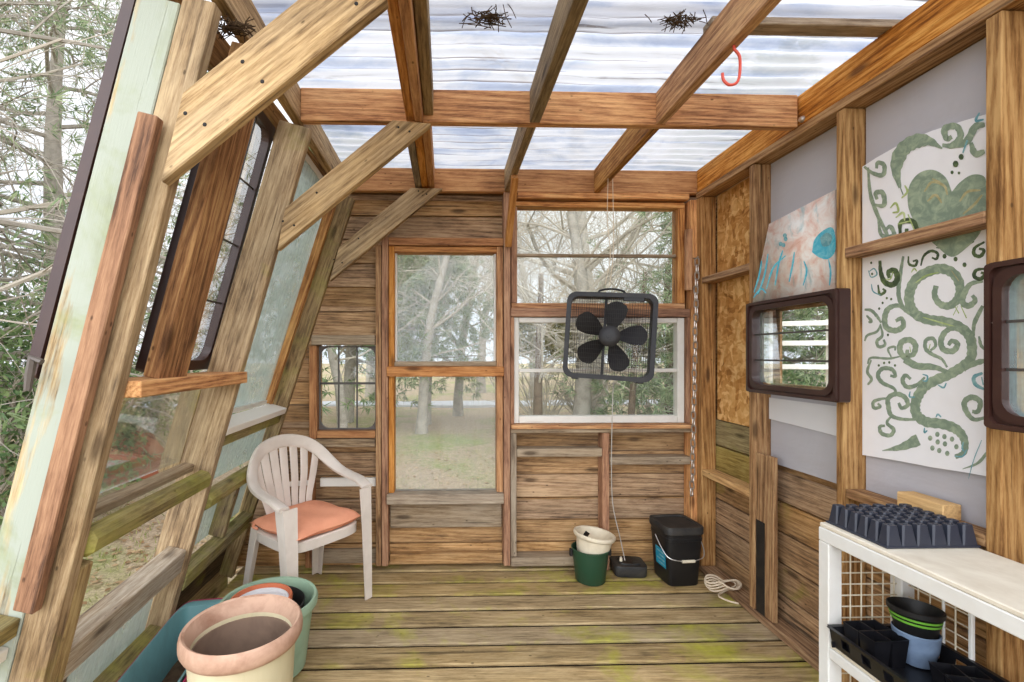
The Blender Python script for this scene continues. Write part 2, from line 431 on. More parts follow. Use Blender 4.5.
def glass(name, dust=.08, tint=(.97,.99,.98), refl=.07, dustcol=(214,222,220), streak=False, sc=5):
    t = NT(name); tc, v, r = t.coords()
    tr = t.n('ShaderNodeBsdfTransparent'); tr.inputs[0].default_value = (*tint, 1)
    gl = t.n('ShaderNodeBsdfGlossy'); gl.inputs['Roughness'].default_value = .03; gl.inputs[0].default_value = (.95,.97,1,1)
    lw = t.n('ShaderNodeFresnel'); lw.inputs[0].default_value = 1.22
    m1 = t.n('ShaderNodeMixShader'); t.l(t.math('MINIMUM', t.math('ADD', lw.outputs[0], refl - .065), .6), m1.inputs[0]); t.l(tr.outputs[0], m1.inputs[1]); t.l(gl.outputs[0], m1.inputs[2])
    df = t.n('ShaderNodeBsdfTranslucent'); df.inputs[0].default_value = (*srgb(*dustcol), 1)
    d2 = t.n('ShaderNodeBsdfDiffuse'); d2.inputs[0].default_value = (*srgb(*dustcol), 1)
    md = t.n('ShaderNodeMixShader'); md.inputs[0].default_value = .5; t.l(df.outputs[0], md.inputs[1]); t.l(d2.outputs[0], md.inputs[2])
    f = t.noise(t.mapv(v, (1, 1, .3) if streak else (1,1,1)), sc, 5, .65, .5)
    f2 = t.noise(t.mapv(v, (6, 6, .6)), sc * 2, 3, .6)
    ff = t.math('MULTIPLY', t.ramp(t.math('ADD', t.math('MULTIPLY', f, .7), t.math('MULTIPLY', f2, .3)), [(.3, .25), (.7, 1.6)]), dust)
    m2 = t.n('ShaderNodeMixShader'); t.l(t.math('MINIMUM', ff, .95), m2.inputs[0]); t.l(m1.outputs[0], m2.inputs[1]); t.l(md.outputs[0], m2.inputs[2])
    t.l(m2.outputs[0], t.out.inputs[0]); return t.mat
M['glass'] = glass('clear_glass', .02)
M['glassdusty'] = glass('dusty_glass', .13, dustcol=(236,238,236), streak=True)
M['glassgrey'] = glass('hazy_glass', .05)
M['glassmilky'] = glass('grimy_storm_glass', .5, dustcol=(196,208,202), sc=7)
M['glassblue'] = glass('clouded_blue_glass', .75, dustcol=(150,174,174), sc=6)
M['plasticfilm'] = glass('cloudy_panel', .7, dustcol=(196,204,196), sc=6)
def mirrorglass():
    t = NT('reflecting_glass'); 
    gl = t.n('ShaderNodeBsdfGlossy'); gl.inputs['Roughness'].default_value = .015; gl.inputs[0].default_value = (.82,.88,.88,1)
    d = t.n('ShaderNodeBsdfDiffuse'); d.inputs[0].default_value = (*srgb(150,168,172), 1)
    m = t.n('ShaderNodeMixShader'); m.inputs[0].default_value = .72; t.l(d.outputs[0], m.inputs[1]); t.l(gl.outputs[0], m.inputs[2]); t.l(m.outputs[0], t.out.inputs[0])
    return t.mat
M['mirror'] = mirrorglass()

def roofmat():
    t = NT('weathered_corrugated_plastic'); tc, v, r = t.coords()
    band = t.noise(t.mapv(tc, (.7, 16, 1)), 1.0, 4, .6, .4)
    blot = t.noise(t.mapv(tc, (2.2, 5, 1)), 1.4, 5, .65, .5)
    f = t.math('ADD', t.math('MULTIPLY', band, .6), t.math('MULTIPLY', blot, .4))
    col = t.ramp(f, [(.30, srgb(158,172,204)), (.43, srgb(210,218,236)), (.53, srgb(253,252,254))])
    sy = t.n('ShaderNodeSeparateXYZ'); t.l(tc, sy.inputs[0])
    ph = t.math('ABSOLUTE', t.math('SUBTRACT', t.math('FRACT', t.math('MULTIPLY', sy.outputs[1], 1/.078)), .5))   # 0 in the valleys
    dn = t.noise(t.mapv(tc, (1.6, 22, 1)), 1.2, 5, .6, .3)
    dirt = t.math('MULTIPLY', t.ramp(ph, [(.04, 1.0), (.17, 0.0)]), t.ramp(dn, [(.42, 0.0), (.53, 1.0)]))
    sn = t.noise(t.mapv(tc, (1.1, 52, 1)), 1.0, 4, .6, .6); dirt = t.math('MAXIMUM', dirt, t.math('MULTIPLY', t.ramp(sn, [(.62, 0.0), (.70, .9)]), t.ramp(blot, [(.42, 0.0), (.56, 1.0)])))
    col = t.mix(t.math('MULTIPLY', dirt, .8), col, srgb(96,76,58))
    tl = t.n('ShaderNodeBsdfTranslucent'); t.l(t.mix(.3, col, (0,0,0)), tl.inputs[0])
    tp = t.n('ShaderNodeBsdfTransparent'); t.l(col, tp.inputs[0])
    gl = t.n('ShaderNodeBsdfGlossy'); gl.inputs['Roughness'].default_value = .25
    m = t.n('ShaderNodeMixShader'); m.inputs[0].default_value = .2; t.l(tl.outputs[0], m.inputs[1]); t.l(tp.outputs[0], m.inputs[2])
    m2 = t.n('ShaderNodeMixShader'); m2.inputs[0].default_value = .04; t.l(m.outputs[0], m2.inputs[1]); t.l(gl.outputs[0], m2.inputs[2])
    t.l(m2.outputs[0], t.out.inputs[0]); return t.mat
M['roof'] = roofmat()

def groundmat():
    t = NT('grass_and_leaf_litter'); tc, v, r = t.coords()
    a = t.noise(tc, .55, 5, .6, .4); b = t.noise(tc, 9, 5, .7); c = t.noise(tc, 42, 4, .7)
    grass = t.mix(b, srgb(124,140,74), srgb(196,196,134)); lit = t.mix(b, srgb(170,140,112), srgb(224,204,176))
    col = t.mix(t.ramp(t.math('ADD', t.math('MULTIPLY', a, .75), t.math('MULTIPLY', b, .25)), [(.37, 0.0), (.52, 1.0)]), grass, lit)
    col = t.mix(t.ramp(c, [(.35, .5), (.6, 0.0)]), col, srgb(84,76,52))
    t.principled(col, .95, t.math('ADD', b, c), .8, .03, Specular_IOR_Level=.1); return t.mat
M['ground'] = groundmat()
M['road'] = plastic('pale_road', (206,206,210), .9, (170,168,166), .4, 2, .1)

# ---------------------------------------------------------------- world
w = bpy.data.worlds.new('overcast'); bpy.context.scene.world = w; w.use_nodes = True
nt = w.node_tree; nt.nodes.clear()
wo = nt.nodes.new('ShaderNodeOutputWorld'); bg = nt.nodes.new('ShaderNodeBackground'); nt.links.new(bg.outputs[0], wo.inputs[0])
tcw = nt.nodes.new('ShaderNodeTexCoord'); nz = nt.nodes.new('ShaderNodeTexNoise'); nz.inputs['Scale'].default_value = 2.2; nz.inputs['Detail'].default_value = 4
nt.links.new(tcw.outputs['Generated'], nz.inputs['Vector'])
rp = nt.nodes.new('ShaderNodeValToRGB'); nt.links.new(nz.outputs['Fac'], rp.inputs[0])
rp.color_ramp.elements[0].position = .35; rp.color_ramp.elements[0].color = (.78,.84,.95,1)
rp.color_ramp.elements[1].position = .6; rp.color_ramp.elements[1].color = (.96,.97,1,1)
nt.links.new(rp.outputs[0], bg.inputs[0])
sp_w = nt.nodes.new('ShaderNodeSeparateXYZ'); nt.links.new(tcw.outputs['Generated'], sp_w.inputs[0])
mr = nt.nodes.new('ShaderNodeMapRange'); mr.interpolation_type = 'SMOOTHSTEP'           # sky made brighter behind the lens, added to light the room
mr.inputs[1].default_value = .15; mr.inputs[2].default_value = -.9; mr.inputs[3].default_value = 1.0; mr.inputs[4].default_value = 3.4
nt.links.new(sp_w.outputs[1], mr.inputs[0]); nt.links.new(mr.outputs[0], bg.inputs[1])

# ================================================================ SETTING
# leaning left wall: its inner plane is slightly warped, leaning more towards the back
def LKy(y): return .25 + .045 * (y - 1.26)
def LUy(y): return V((LKy(y), 0, 1)).normalized()
def LNy(y): return V((1, 0, -LKy(y))).normalized()
def LW(o, y, z): return V((-.842 + LKy(y) * (z - 1.3) + o / .957, y, z))
LX0, LK = LW(0, 2.9, 0).x, LKy(2.9)

# deck
mb = MB(); pitch = .1447; y = 2.835 + pitch
rs = random.Random(4)
while y > -1.2:
    z = rs.uniform(-.0025, 0)
    mb.box(LW(.012, min(max(y, 1), 3), 0).x, 1.607, y - pitch + .0105, y - .0105, -.038 + z, z, .006); y -= pitch
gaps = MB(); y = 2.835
while y > -1.0: gaps.box(-1.15, 1.607, y - .010, y + .010, -.036, -.012); y -= pitch  # dark strips standing in for the shade between the deck boards
floor = mb.build('floor', M['deck']); gaps.build('gap_shade', M['gapshade'], floor); tag(floor, kind='structure')
mb = MB()
for yy in (-1.0, 0.2, 1.3, 2.4, 2.85): mb.box(-1.2, 1.6, yy-.019, yy+.019, -.19, -.045)
tag(mb.build('trim_1', M['sidingR']), kind='structure')

# back wall siding, clipped to the lean and to the window openings
openings = [(-.775, -.405, .80, 1.365), (-.335, .345, .40, 1.955), (.43, 1.46, 1.60, 2.255), (.43, 1.46, .89, 1.515)]
mb = MB(); rs = random.Random(2); z = 0.0
rows = []
while z < 2.42:
    h = rs.choice((.138, .142, .146, .15)); rows.append((z, min(z + h, 2.43))); z += h
for (a, b) in rows:
    cuts = sorted({a, b} | {q for o in openings for q in (o[2], o[3]) if a < q < b})
    for z0, z1 in zip(cuts, cuts[1:]):
        zm = (z0 + z1) / 2; spans = [(None, 1.60)]
        xs = sorted((o[0], o[1]) for o in openings if o[2] < zm < o[3])
        cur = None; segs = []
        for (p, q) in xs: segs.append((cur, p)); cur = q
        segs.append((cur, 1.60))
        for p, q in segs:
            d = .0055; lap = .006
            x0b = LX0 + LK*z0 - .10 if p is None else p; x0t = LX0 + LK*z1 - .10 if p is None else p
            lo = z0 + (d if z0 == a else 0); hi = z1 - (d if z1 == b else 0)
            yo = 2.912 + rs.uniform(0, .004)
            mb.hexa([(x0b,yo,lo),(q,yo,lo),(q,2.935,lo),(x0b,2.935,lo),(x0t,yo+lap*.4,hi),(q,yo+lap*.4,hi),(q,2.935,hi),(x0t,2.935,hi)])
for (a, b) in [(q - .07, r_ - .07) for q, r_ in rows[1:]] + [(2.33, 2.43)]:      # backing boards behind the joints
    cuts = sorted({a, b} | {q for o in openings for q in (o[2], o[3]) if a < q < b})
    for z0, z1 in zip(cuts, cuts[1:]):
        xs = sorted((o[0], o[1]) for o in openings if o[2] < (z0+z1)/2 < o[3]); cur = None; segs = []
        for (p, q) in xs: segs.append((cur, p)); cur = q
        segs.append((cur, 1.60))
        for p, q in segs:
            x0b = LX0 + LK*z0 - .10 if p is None else p; x0t = LX0 + LK*z1 - .10 if p is None else p
            mb.hexa([(x0b,2.9355,z0),(q,2.9355,z0),(q,2.95,z0),(x0b,2.95,z0),(x0t,2.9355,z1),(q,2.9355,z1),(q,2.95,z1),(x0t,2.95,z1)])
wall_back = mb.build('wall_back', M['siding']); tag(wall_back, kind='structure')

# right wall planks (lower part), treated boards under the OSB
mb = MB(); rs = random.Random(7)
# built along local X (grain), then turned to run along Y
z = .0; k = 0
while z < .74:
    h = .148; mb.box(-1.2, 2.40, -.012, .012, z + .004, z + h - .004, .003); z += h
for z0, z1 in ((.0,.148),(.148,.296),(.296,.444),(.444,.60)):
    mb.box(2.402, 2.905, -.012, .012, z0 + .004, z1 - .004, .003)
o = mb.build('wall_right', M['sidingR'], loc=(1.625, 0, 0), rot=(0, 0, R(90))); tag(o, kind='structure')
mb = MB()
for z0, z1 in ((.601,.76),(.762,.915)): mb.box(2.402, 2.905, -.012, .012, z0 + .004, z1 - .004, .003)
o = mb.build('trim_2', M['treated'], loc=(1.625, 0, 0), rot=(0, 0, R(90))); tag(o, kind='structure')
# the outside skin of the right wall above the planks
mb = MB()
for a_, b_, c_, d_ in ((-1.2, 2.905, .0, 1.16), (-1.2, 2.905, 1.515, 2.42), (-1.2, .83, 1.161, 1.514), (1.225, 1.80, 1.161, 1.514), (2.27, 2.905, 1.161, 1.514)): mb.box(a_, b_, -.006, .006, c_, d_)
o = mb.build('wall_right_sheathing', M['sidingR'], loc=(1.6445, 0, 0), rot=(0, 0, R(90))); tag(o, kind='structure')

# roof: two overlapping runs of corrugated sheet, ribs across the room
def sheet(x0, x1, y0, y1, z, seed):
    mb = MB(); p = .078; n = int((y1 - y0) / p * 8); nx = 24; vs = []; rr = random.Random(seed)
    sag = [rr.uniform(-.004, .004) for _ in range(nx + 1)]
    for i in range(n + 1):
        yy = y0 + (y1 - y0) * i / n
        for j in range(nx + 1):
            xx = x0 + (x1 - x0) * j / nx
            zz = z + .011 * math.cos(2*math.pi*(yy - y0)/p) + sag[j]*math.sin(yy*3+j*.7) + .006*math.sin(xx*2.3+yy*4)
            vs.append((xx, yy + .006*math.sin(xx*3.1+seed), zz))
    mb.add(vs, [(i*(nx+1)+j, i*(nx+1)+j+1, (i+1)*(nx+1)+j+1, (i+1)*(nx+1)+j) for i in range(n) for j in range(nx)])
    return mb
ceiling = empty('ceiling', (0,0,0), kind='structure')
sheet(-.75, 1.72, 1.55, 3.15, 2.462, 1).build('roof_sheet', M['roof'], ceiling, smooth=True)
sheet(-.75, 1.72, .55, 1.68, 2.492, 5).build('roof_sheet', M['roof'], ceiling, smooth=True)

# ================================================================ ROOF TIMBERS
ZB, ZT = 2.285, 2.424
ZM = (ZB + ZT) / 2
def beam(y, x0, x1, mat, label, t=.038):
    return lumber('cross_beam', (x0, y, ZM), (x1, y, ZM), (0,0,1), ZT-ZB, t, mat, label, 'beam', group=None)
beam(2.009, -.614, 1.516, M['orange'], 'long orange pine cross beam spanning the roof in front of the back bay')
beam(2.849, -.61, 1.55, M['orange_clean'], 'pine beam lying along the top of the back wall')
# eave plate on the lean of the left wall
lumber('eave_plate', (-.640, .2, ZM), (-.632, 2.88, ZM), (0,0,1), ZT-ZB, .04, M['post'], 'weathered eave plate along the top of the leaning left wall', 'beam')

def rafter(x0, x1, y0, y1, zb, mat, label, zt=ZT):
    x = (x0 + x1) / 2
    return lumber('rafter', (x, y0, (zb+zt)/2), (x, y1, (zb+zt)/2), (0,0,1), zt-zb, x1-x0, mat, label, 'rafter')
E_ = .0015
N0, N1 = 1.186, 1.988      # near bay, between the beams
F0, F1 = 2.030, 2.828       # far bay
rafter(-.170, -.135, N0, N1, 2.287, M['orange_clean'], 'orange board on the left of the tripled rafter, near roof bay')
rafter(-.133, -.098, N0, N1, 2.268, M['orange_clean'], 'orange middle board of the tripled rafter, near roof bay')
rafter(-.096, -.056, N0, N1, 2.312, M['raftgrey'], 'grey board on the right of the tripled rafter, near roof bay')
rafter(-.185, -.148, F0, F1, 2.287, M['raftgrey'], 'grey left board of the tripled rafter, behind the long cross beam')
rafter(-.146, -.110, F0, F1, 2.2845, M['orange_clean'], 'orange middle board of the tripled rafter, behind the long cross beam')
rafter(-.108, -.072, F0, F1, 2.287, M['orange_clean'], 'orange right board of the tripled rafter, behind the long cross beam')
rafter(.352, .396, N0, N1, 2.286, M['raftgrey'], 'single greyish rafter in the middle of the near roof bay')
rafter(.348, .388, F0, F1, 2.286, M['raftgrey'], 'single greyish rafter in the middle of the far roof bay')
rafter(.895, .934, N0, N1, 2.286, M['rafter'], 'single blotchy rafter carrying the red hook')
rafter(.893, .931, F0, F1, 2.286, M['rafter'], 'single rafter in the far roof bay, in line with the red hook rafter')
# purlin lying between the hook rafter and the header
lumber('purlin', (.90, 1.60, 2.4388), (1.60, 1.60, 2.4388), (0,0,1), .026, .06, M['greyboard'], 'stained grey purlin under the roof, right of the red hook', 'purlin')

# ================================================================ DIAGONAL BRACES
def brace(p, q, y, w, mat, label, c0=0, c1=0, t=.038):
    p = onY(*p, y); q = onY(*q, y); yc = y + t/2       # survey marks on the brace's front face
    return lumber('knee_brace', (p.x, yc, p.z), (q.x, yc, q.z), (0,0,1), w, t, mat, label, 'brace', cut0=c0, cut1=c1)
brace((171.5,137), (370,-23.5), 1.215, .141, M['brace'], 'large diagonal knee brace in the near upper left corner', .19, 0)
brace((281,229), (412,121.5), 1.95, .112, M['brace'], 'diagonal brace with bolt holes, between leaning post and tripled rafter', .135, -.115)
brace((334,264), (427,188), 2.745, .118, M['brace'], 'diagonal brace in front of the back wall boards', .17, -.14)
# short brace from the middle rafter down to the back wall
lumber('knee_brace', (.367, 2.52, 2.262), (.366, 2.795, 1.955), (0,.75,.66), .05, .036, M['orange_clean'], 'short orange brace under the middle rafter, above tall window', 'brace', cut0=0)

def bolts(o, t, pts, r=.006):
    for x, y in pts:
        mb = MB(); mb.lathe([(.0005,.0015),(r*.8,.001),(r,0)], 10)
        mb.build('bolt_head', M['blackpaint'], o, loc=(x, y, t/2 + .0002))
for ob_ in [q for q in C.objects if q.name.startswith('knee_brace') and q.dimensions.x > .4]:
    L_ = max(v_.co.x for v_ in ob_.data.vertices); W_ = max(v_.co.y for v_ in ob_.data.vertices)
    bolts(ob_, .038, [(-L_*.80, W_*.35), (-L_*.74, -W_*.4), (L_*.72, W_*.3), (L_*.78, -W_*.45)] + ([(-L_*.2, W_*.5), (-L_*.18, -W_*.5)] if W_ > .06 else [(-L_*.35, W_*.4)]), .0055 if W_ > .06 else .0048)

# ================================================================ LEANING LEFT WALL
def leanmat(o, y, z):
    LU, LN = LUy(y), LNy(y); Mx = Matrix(((0, -LN.x, LU.x, 0), (1, 0, 0, 0), (0, -LN.z, LU.z, 0), (0, 0, 0, 1)))   # local x->Y, local y->outward, local z->up the slope
    Mx.translation = LW(o, y, z); return Mx
def lpost(y0, y1, o0, o1, z0, z1, mat, label, cat='post', name='leaning_post', **kw):
    o = (o0 + o1) / 2; y = (y0 + y1) / 2
    return lumber(name, LW(o, y, z0), LW(o, y, z1), (0,1,0), y1 - y0, abs(o1 - o0), mat, label, cat, **kw)
def lrail(y0, y1, o0, o1, zc, hgt, mat, label, name='rail', cat='rail', dz=0.0, **kw):
    o = (o0 + o1) / 2
    return lumber(name, LW(o, y0, zc), LW(o, y1, zc + dz), LUy((y0+y1)/2), hgt, abs(o1 - o0), mat, label, cat, **kw)
# near post: bare inner stud, white painted outer stud, brown batten
lpost(1.255, 1.295, -.0855, 0, -.12, 2.24, M['post'], 'nearest leaning post, bare wood, beside the brown batten')
lpost(1.255, 1.295, -.2, -.087, -.2, 2.24, M['whitepost'], 'white painted leaning stud behind the brown batten', name='painted_stud')
bt, bb = onY(151, 116, 1.225), onY(27, 610, 1.225)
lumber('batten', bb, bt, (1,0,0), .052, .03, M['batten'], 'narrow brown batten nailed to the white painted stud', 'batten')
# second and end posts
lpost(1.990, 2.028, -.135, 0, -.12, 2.27, M['post'], 'leaning post holding the bolted brace, middle of left wall')
lpost(1.992, 2.028, -.215, -.137, .80, 1.165, M['mossy'], 'short greenish stud outside the middle leaning post', name='jack_stud', cat='stud')
lpost(2.797, 2.835, -.095, -.002, .0, 2.24, M['mossy'], 'leaning end post against the back wall boards')
lpost(2.760, 2.795, -.135, -.085, 1.02, 2.24, M['rafter'], 'yellowish strip of wood beside the grimy storm pane', name='trim_strip', cat='trim')
lpost(1.43, 1.585, -.05, -.002, 1.232, 2.24, M['rafter'], 'wide flat mullion board between the two left camper windows', name='mullion_board', cat='board')
# ledge, rails and sills
lumber('ledge', LW(-.045, 1.297, 1.207), LW(-.045, 1.988, 1.207), (1,0,0), .165, .046, M['orange'], 'orange ledge under the two left camper windows', 'ledge')
lrail(1.297, 1.988, -.055, .012, .785, .075, M['mossier'], 'round-edged mossy green rail, middle of left wall', ch=.018)
lrail(1.297, 1.988, -.12, -.075, .835, .03, M['greyboard'], 'thin grey channel above the mossy rail', name='channel', cat='rail')
lpost(1.30, 1.345, -.10, 0, .0, .735, M['mossy'], 'short stud propping the near end of the mossy rail', name='jack_stud', cat='stud')
lrail(1.36, 1.988, -.085, -.01, .43, .10, M['splinter'], 'bleached splintered plank low on the left wall', name='plank', cat='plank', dz=.02)
lrail(1.36, 1.988, -.07, -.0, .13, .09, M['mossier'], 'mossy bottom rail left of the beige planter', )
lrail(2.03, 2.795, -.10, -.0, .985, .035, M['whitewood'], 'white painted sill under the grimy storm pane', name='sill', cat='sill')
lrail(2.03, 2.795, -.08, -.015, .935, .05, M['mossier'], 'green stained batten under the white sill', name='batten', cat='batten')
lrail(2.03, 2.795, -.06, .012, .67, .075, M['mossier'], 'rounded mossy rail behind the white plastic chair', ch=.02)
lrail(2.03, 2.795, -.06, .005, .34, .075, M['mossier'], 'low mossy rail left of the chair, near the deck')
lpost(2.40, 2.44, -.085, -.01, .385, .63, M['mossy'], 'short stud between the two mossy rails beside the chair', name='jack_stud', cat='stud')
lrail(1.30, 2.79, -.215, -.17, 2.31, .11, M['sidingR'], 'dark head board above the left camper windows', name='head_board', cat='board')
mb = MB(); mb.box(-.45, .45, 0, .02, -.21, .19)
tag(mb.build('trim_4', M['darkboard'], M=leanmat(-.10, 2.47, .12)), kind='structure')
mb = MB(); mb.box(-.62, .62, 0, .02, -.1, .085)
tag(mb.build('trim_5', M['darkboard'], M=leanmat(-.085, 1.4, .0)), kind='structure')
# rails nearer than the first post
lrail(.2, 1.253, -.17, -.09, .60, .05, M['mossier'], 'mossy rail end at the near lower left corner', )
lrail(.2, 1.253, -.17, -.10, .53, .035, M['whitewood'], 'white rail end below the mossy one, near lower left corner')
lpost(1.46, 1.50, -.15, -.075, .0, .37, M['mossy'], 'short stud below the splintered plank', name='jack_stud', cat='stud')

# camper windows on the left wall (frame, glass, muntins) as part of the setting
def rounded_rect(hx, hz, r, n=6):
    pts = []
    for cx, cz, a0 in ((hx-r, hz-r, 0), (-hx+r, hz-r, 90), (-hx+r, -hz+r, 180), (hx-r, -hz+r, 270)):
        for k in range(n+1):
            a = R(a0 + 90*k/n); pts.append((cx + r*math.cos(a), cz + r*math.sin(a)))
    return pts
def ring(mb, outer, inner, y0, y1):
    n = len(outer); vs = []
    for y in (y0, y1):
        vs += [(p[0], y, p[1]) for p in outer] + [(p[0], y, p[1]) for p in inner]
    fs = []
    for k in range(n):
        l = (k+1) % n
        fs += [(k, l, n+l, n+k), (2*n+k, 3*n+k, 3*n+l, 2*n+l), (k, 2*n+k, 2*n+l, l), (n+k, n+l, 3*n+l, 3*n+k)]
    mb.add(vs, fs)
def camper(parent, hx, hz, fw=.035, dep=.03, r=.06, mf='brownframe', mg='glass', cols=3, rows=3, lip=True, ml='lead'):
    """local x = width, y = depth, z = height; split so that frame, inner lip, glass and muntins are parts"""
    mb = MB(); ring(mb, rounded_rect(hx, hz, .012), rounded_rect(hx-fw, hz-fw, r), 0, dep)
    mb.build('frame', M[mf], parent)
    if lip:
        mb = MB(); ring(mb, rounded_rect(hx-fw*.62, hz-fw*.62, r*1.05), rounded_rect(hx-fw-.008, hz-fw-.008, r*.9), -.008, .0)
        mb.build('bead', M[mf], parent)
    mb = MB(); pts = rounded_rect(hx-fw-.001, hz-fw-.001, r)
    mb.add([(p[0], dep*.5, p[1]) for p in pts], [tuple(range(len(pts)))])
    mb.build('pane', M[mg], parent)
    mb = MB(); ix, iz = hx-fw, hz-fw
    for k in range(1, cols): x = -ix + 2*ix*k/cols; mb.box(x-.003, x+.003, dep*.5-.006, dep*.5-.001, -iz, iz)
    for k in range(1, rows): z = -iz + 2*iz*k/rows; mb.box(-ix, ix, dep*.5-.008, dep*.5-.0065, z-.004, z+.004)
    mb.build('muntin', M[ml], parent)
for n_, (y0, y1, o, cols) in enumerate(((1.254, 1.57, -.206, 2), (1.60, 2.035, -.150, 3))):
    e = empty('window_%d' % (n_ + 5), kind='structure'); e.matrix_world = leanmat(o, (y0+y1)/2, 1.755)
    camper(e, (y1-y0)/2, .535, cols=cols, rows=4)
e = empty('window_7', kind='structure'); e.matrix_world = leanmat(-.115, 2.415, 1.64)
mb = MB(); ring(mb, rounded_rect(.375, .655, .004), rounded_rect(.352, .63, .004), 0, .02); mb.build('frame', M['sash'], e)
mb = MB(); mb.box(-.353, .353, .008, .012, -.631, .631); mb.build('pane', M['glassmilky'], e)
# lower lights
def lowpane(name, y0, y1, z0, z1, o, mat):
    mb = MB(); mb.box(-(y1-y0)/2, (y1-y0)/2, 0, .003, -(z1-z0)/2/.954, (z1-z0)/2/.954)
    q = mb.build(name, mat, M=leanmat(o, (y0+y1)/2, (z0+z1)/2)); tag(q, kind='structure')
lowpane('window_8', 1.30, 1.985, .86, 1.19, -.14, M['glass'])
lowpane('window_9', 1.37, 1.985, .06, .385, -.1, M['plasticfilm'])
lowpane('window_10', 2.03, 2.79, .71, .91, -.085, M['glassmilky'])
lowpane('window_11', 2.03, 2.79, .38, .635, -.095, M['plasticfilm'])
# skirting boards below the leaning wall, outside the deck edge
mb = MB(); mb.box(-2.0, 2.0, -.012, .012, -.3, .07)
q = mb.build('trim_3', M['mossy'], loc=(-1.345, .9, 0), rot=(0,0,R(90))); tag(q, kind='structure')
# old hook-shaped catch on the outer window frame edge
mb = MB(); mb.tube([(0,0,0),(-.022,0,.01),(-.03,0,-.03),(-.035,0,-.07)], [.008,.011,.010,.008], 7)
p = onY(42, 362, 1.19)
tag(mb.build('latch_arm', M['darkalu'], loc=p, smooth=True), 'twisted grey latch hanging off the near left window edge', 'latch')

# ================================================================ RIGHT WALL FRAME
SX0, SX1 = 1.52, 1.607
def rstud(y, mat, label, z1=2.246, w=.038):
    return lumber('wall_stud', ((SX0+SX1)/2, y + w/2, .041), ((SX0+SX1)/2, y + w/2, z1), (1,0,0), SX1-SX0, w, mat, label, 'stud')
rstud(1.248, M['studbig'], 'broad pale stud behind the nearer brown framed window', w=.04)
rstud(1.759, M['studbig'], 'right wall stud between the blue flower canvas and green swirl canvas')
rstud(2.287, M['stud'], 'right wall stud between the chipboard panel and the blue flower canvas')
rstud(2.765, M['stud'], 'right wall stud in the back corner behind the hanging chain', w=.06)
lumber('bottom_plate', ((SX0+SX1)/2, -1, .0205), ((SX0+SX1)/2, 2.9, .0205), (1,0,0), SX1-SX0, .038, M['stud'], 'pine bottom plate lying along the right wall', 'plate')
lumber('top_plate', (1.563, -1, 2.268), (1.563, 2.826, 2.268), (1,0,0), .088, .038, M['stud'], 'flat top plate on the right wall studs', 'plate')
lumber('header_board', (1.544, -1, 2.357), (1.544, 2.826, 2.357), (0,0,1), .136, .038, M['orange'], 'wide orange header board along the top of right wall', 'board')
# bolt head on the header by the beam end
mb = MB(); mb.lathe([(0,.012),(.010,.010),(.014,.0),(.014,-.002)], 12)
tag(mb.build('bolt_head', M['steel'], loc=(1.523, 1.975, 2.31), rot=(0, R(-90), 0), smooth=True), 'shiny bolt head where the long cross beam meets header', 'bolt')
# blocking between studs
lumber('blocking', (1.563, 1.2895, 1.69), (1.563, 1.758, 1.69), (1,0,0), .085, .038, M['rafter'], 'horizontal blocking across the green swirl canvas', 'blocking')
lumber('blocking', (1.563, 2.327, 1.745), (1.563, 2.764, 1.745), (1,0,0), .085, .036, M['stud'], 'upper blocking across the chipboard panel', 'blocking')
lumber('blocking', (1.565, 2.327, .60), (1.565, 2.764, .60), (1,0,0), .085, .036, M['paleblock'], 'worn blocking below the green treated boards', 'blocking')
# OSB panel
mb = MB(); mb.box(-.217, .217, -.006, .006, -.665, .665)
tag(mb.build('chipboard_panel', M['osb'], loc=(1.6195, 2.545, 1.582), rot=(0,0,R(90))), 'brown chipboard panel in the far bay of the right wall', 'panel', kind='thing')
# house wrap, slightly billowed, one sheet in each bay
def cloth(name, y0, y1, z0, z1, x, mat, label, cat, amp=.006, seed=0, z0b=None):
    mb = MB(); ny, nz = 14, 30; vs = []; rr = random.Random(seed); a, b, c = (rr.uniform(2,6) for _ in range(3))
    for back in (0, 1):
        for i in range(nz+1):
            for j in range(ny+1):
                u, v = j/ny, i/nz; y = y0 + (y1-y0)*u; zb = z0 if z0b is None else z0 + (z0b - z0)*u
                z = zb + (z1 - zb)*v
                d = amp*(math.sin(a*u+b*v)*.6 + .4*math.sin(c*2*v + 3*u))*math.sin(math.pi*u)
                vs.append((x + d + back*.0015, y, z))
    n = (nz+1)*(ny+1); fs = []
    for i in range(nz):
        for j in range(ny):
            q = i*(ny+1)+j; f = (q, q+1, q+ny+2, q+ny+1); fs.append(f[::-1]); fs.append(tuple(n+k for k in f))
    mb.add(vs, fs)
    return tag(mb.build(name, mat, smooth=True), label, cat, kind='thing')
cloth('house_wrap', 1.291, 1.757, .77, 2.244, 1.604, M['wrap'], 'grey house wrap sheet behind the green swirl canvas', 'wrap', .004, 1)
cloth('house_wrap', 1.799, 2.285, 1.53, 2.244, 1.604, M['wrap'], 'grey house wrap sheet behind the blue flower canvas', 'wrap', .004, 2)
cloth('house_wrap', 1.799, 2.285, .77, 1.14, 1.604, M['wrap'], 'grey house wrap below the farther brown framed window', 'wrap', .004, 5)
cloth('white_sheet', 1.80, 2.284, .965, 1.09, 1.594, M['wrapwhite'], 'white strip of sheeting under the farther brown framed window', 'sheet', .002, 4, z0b=.985)

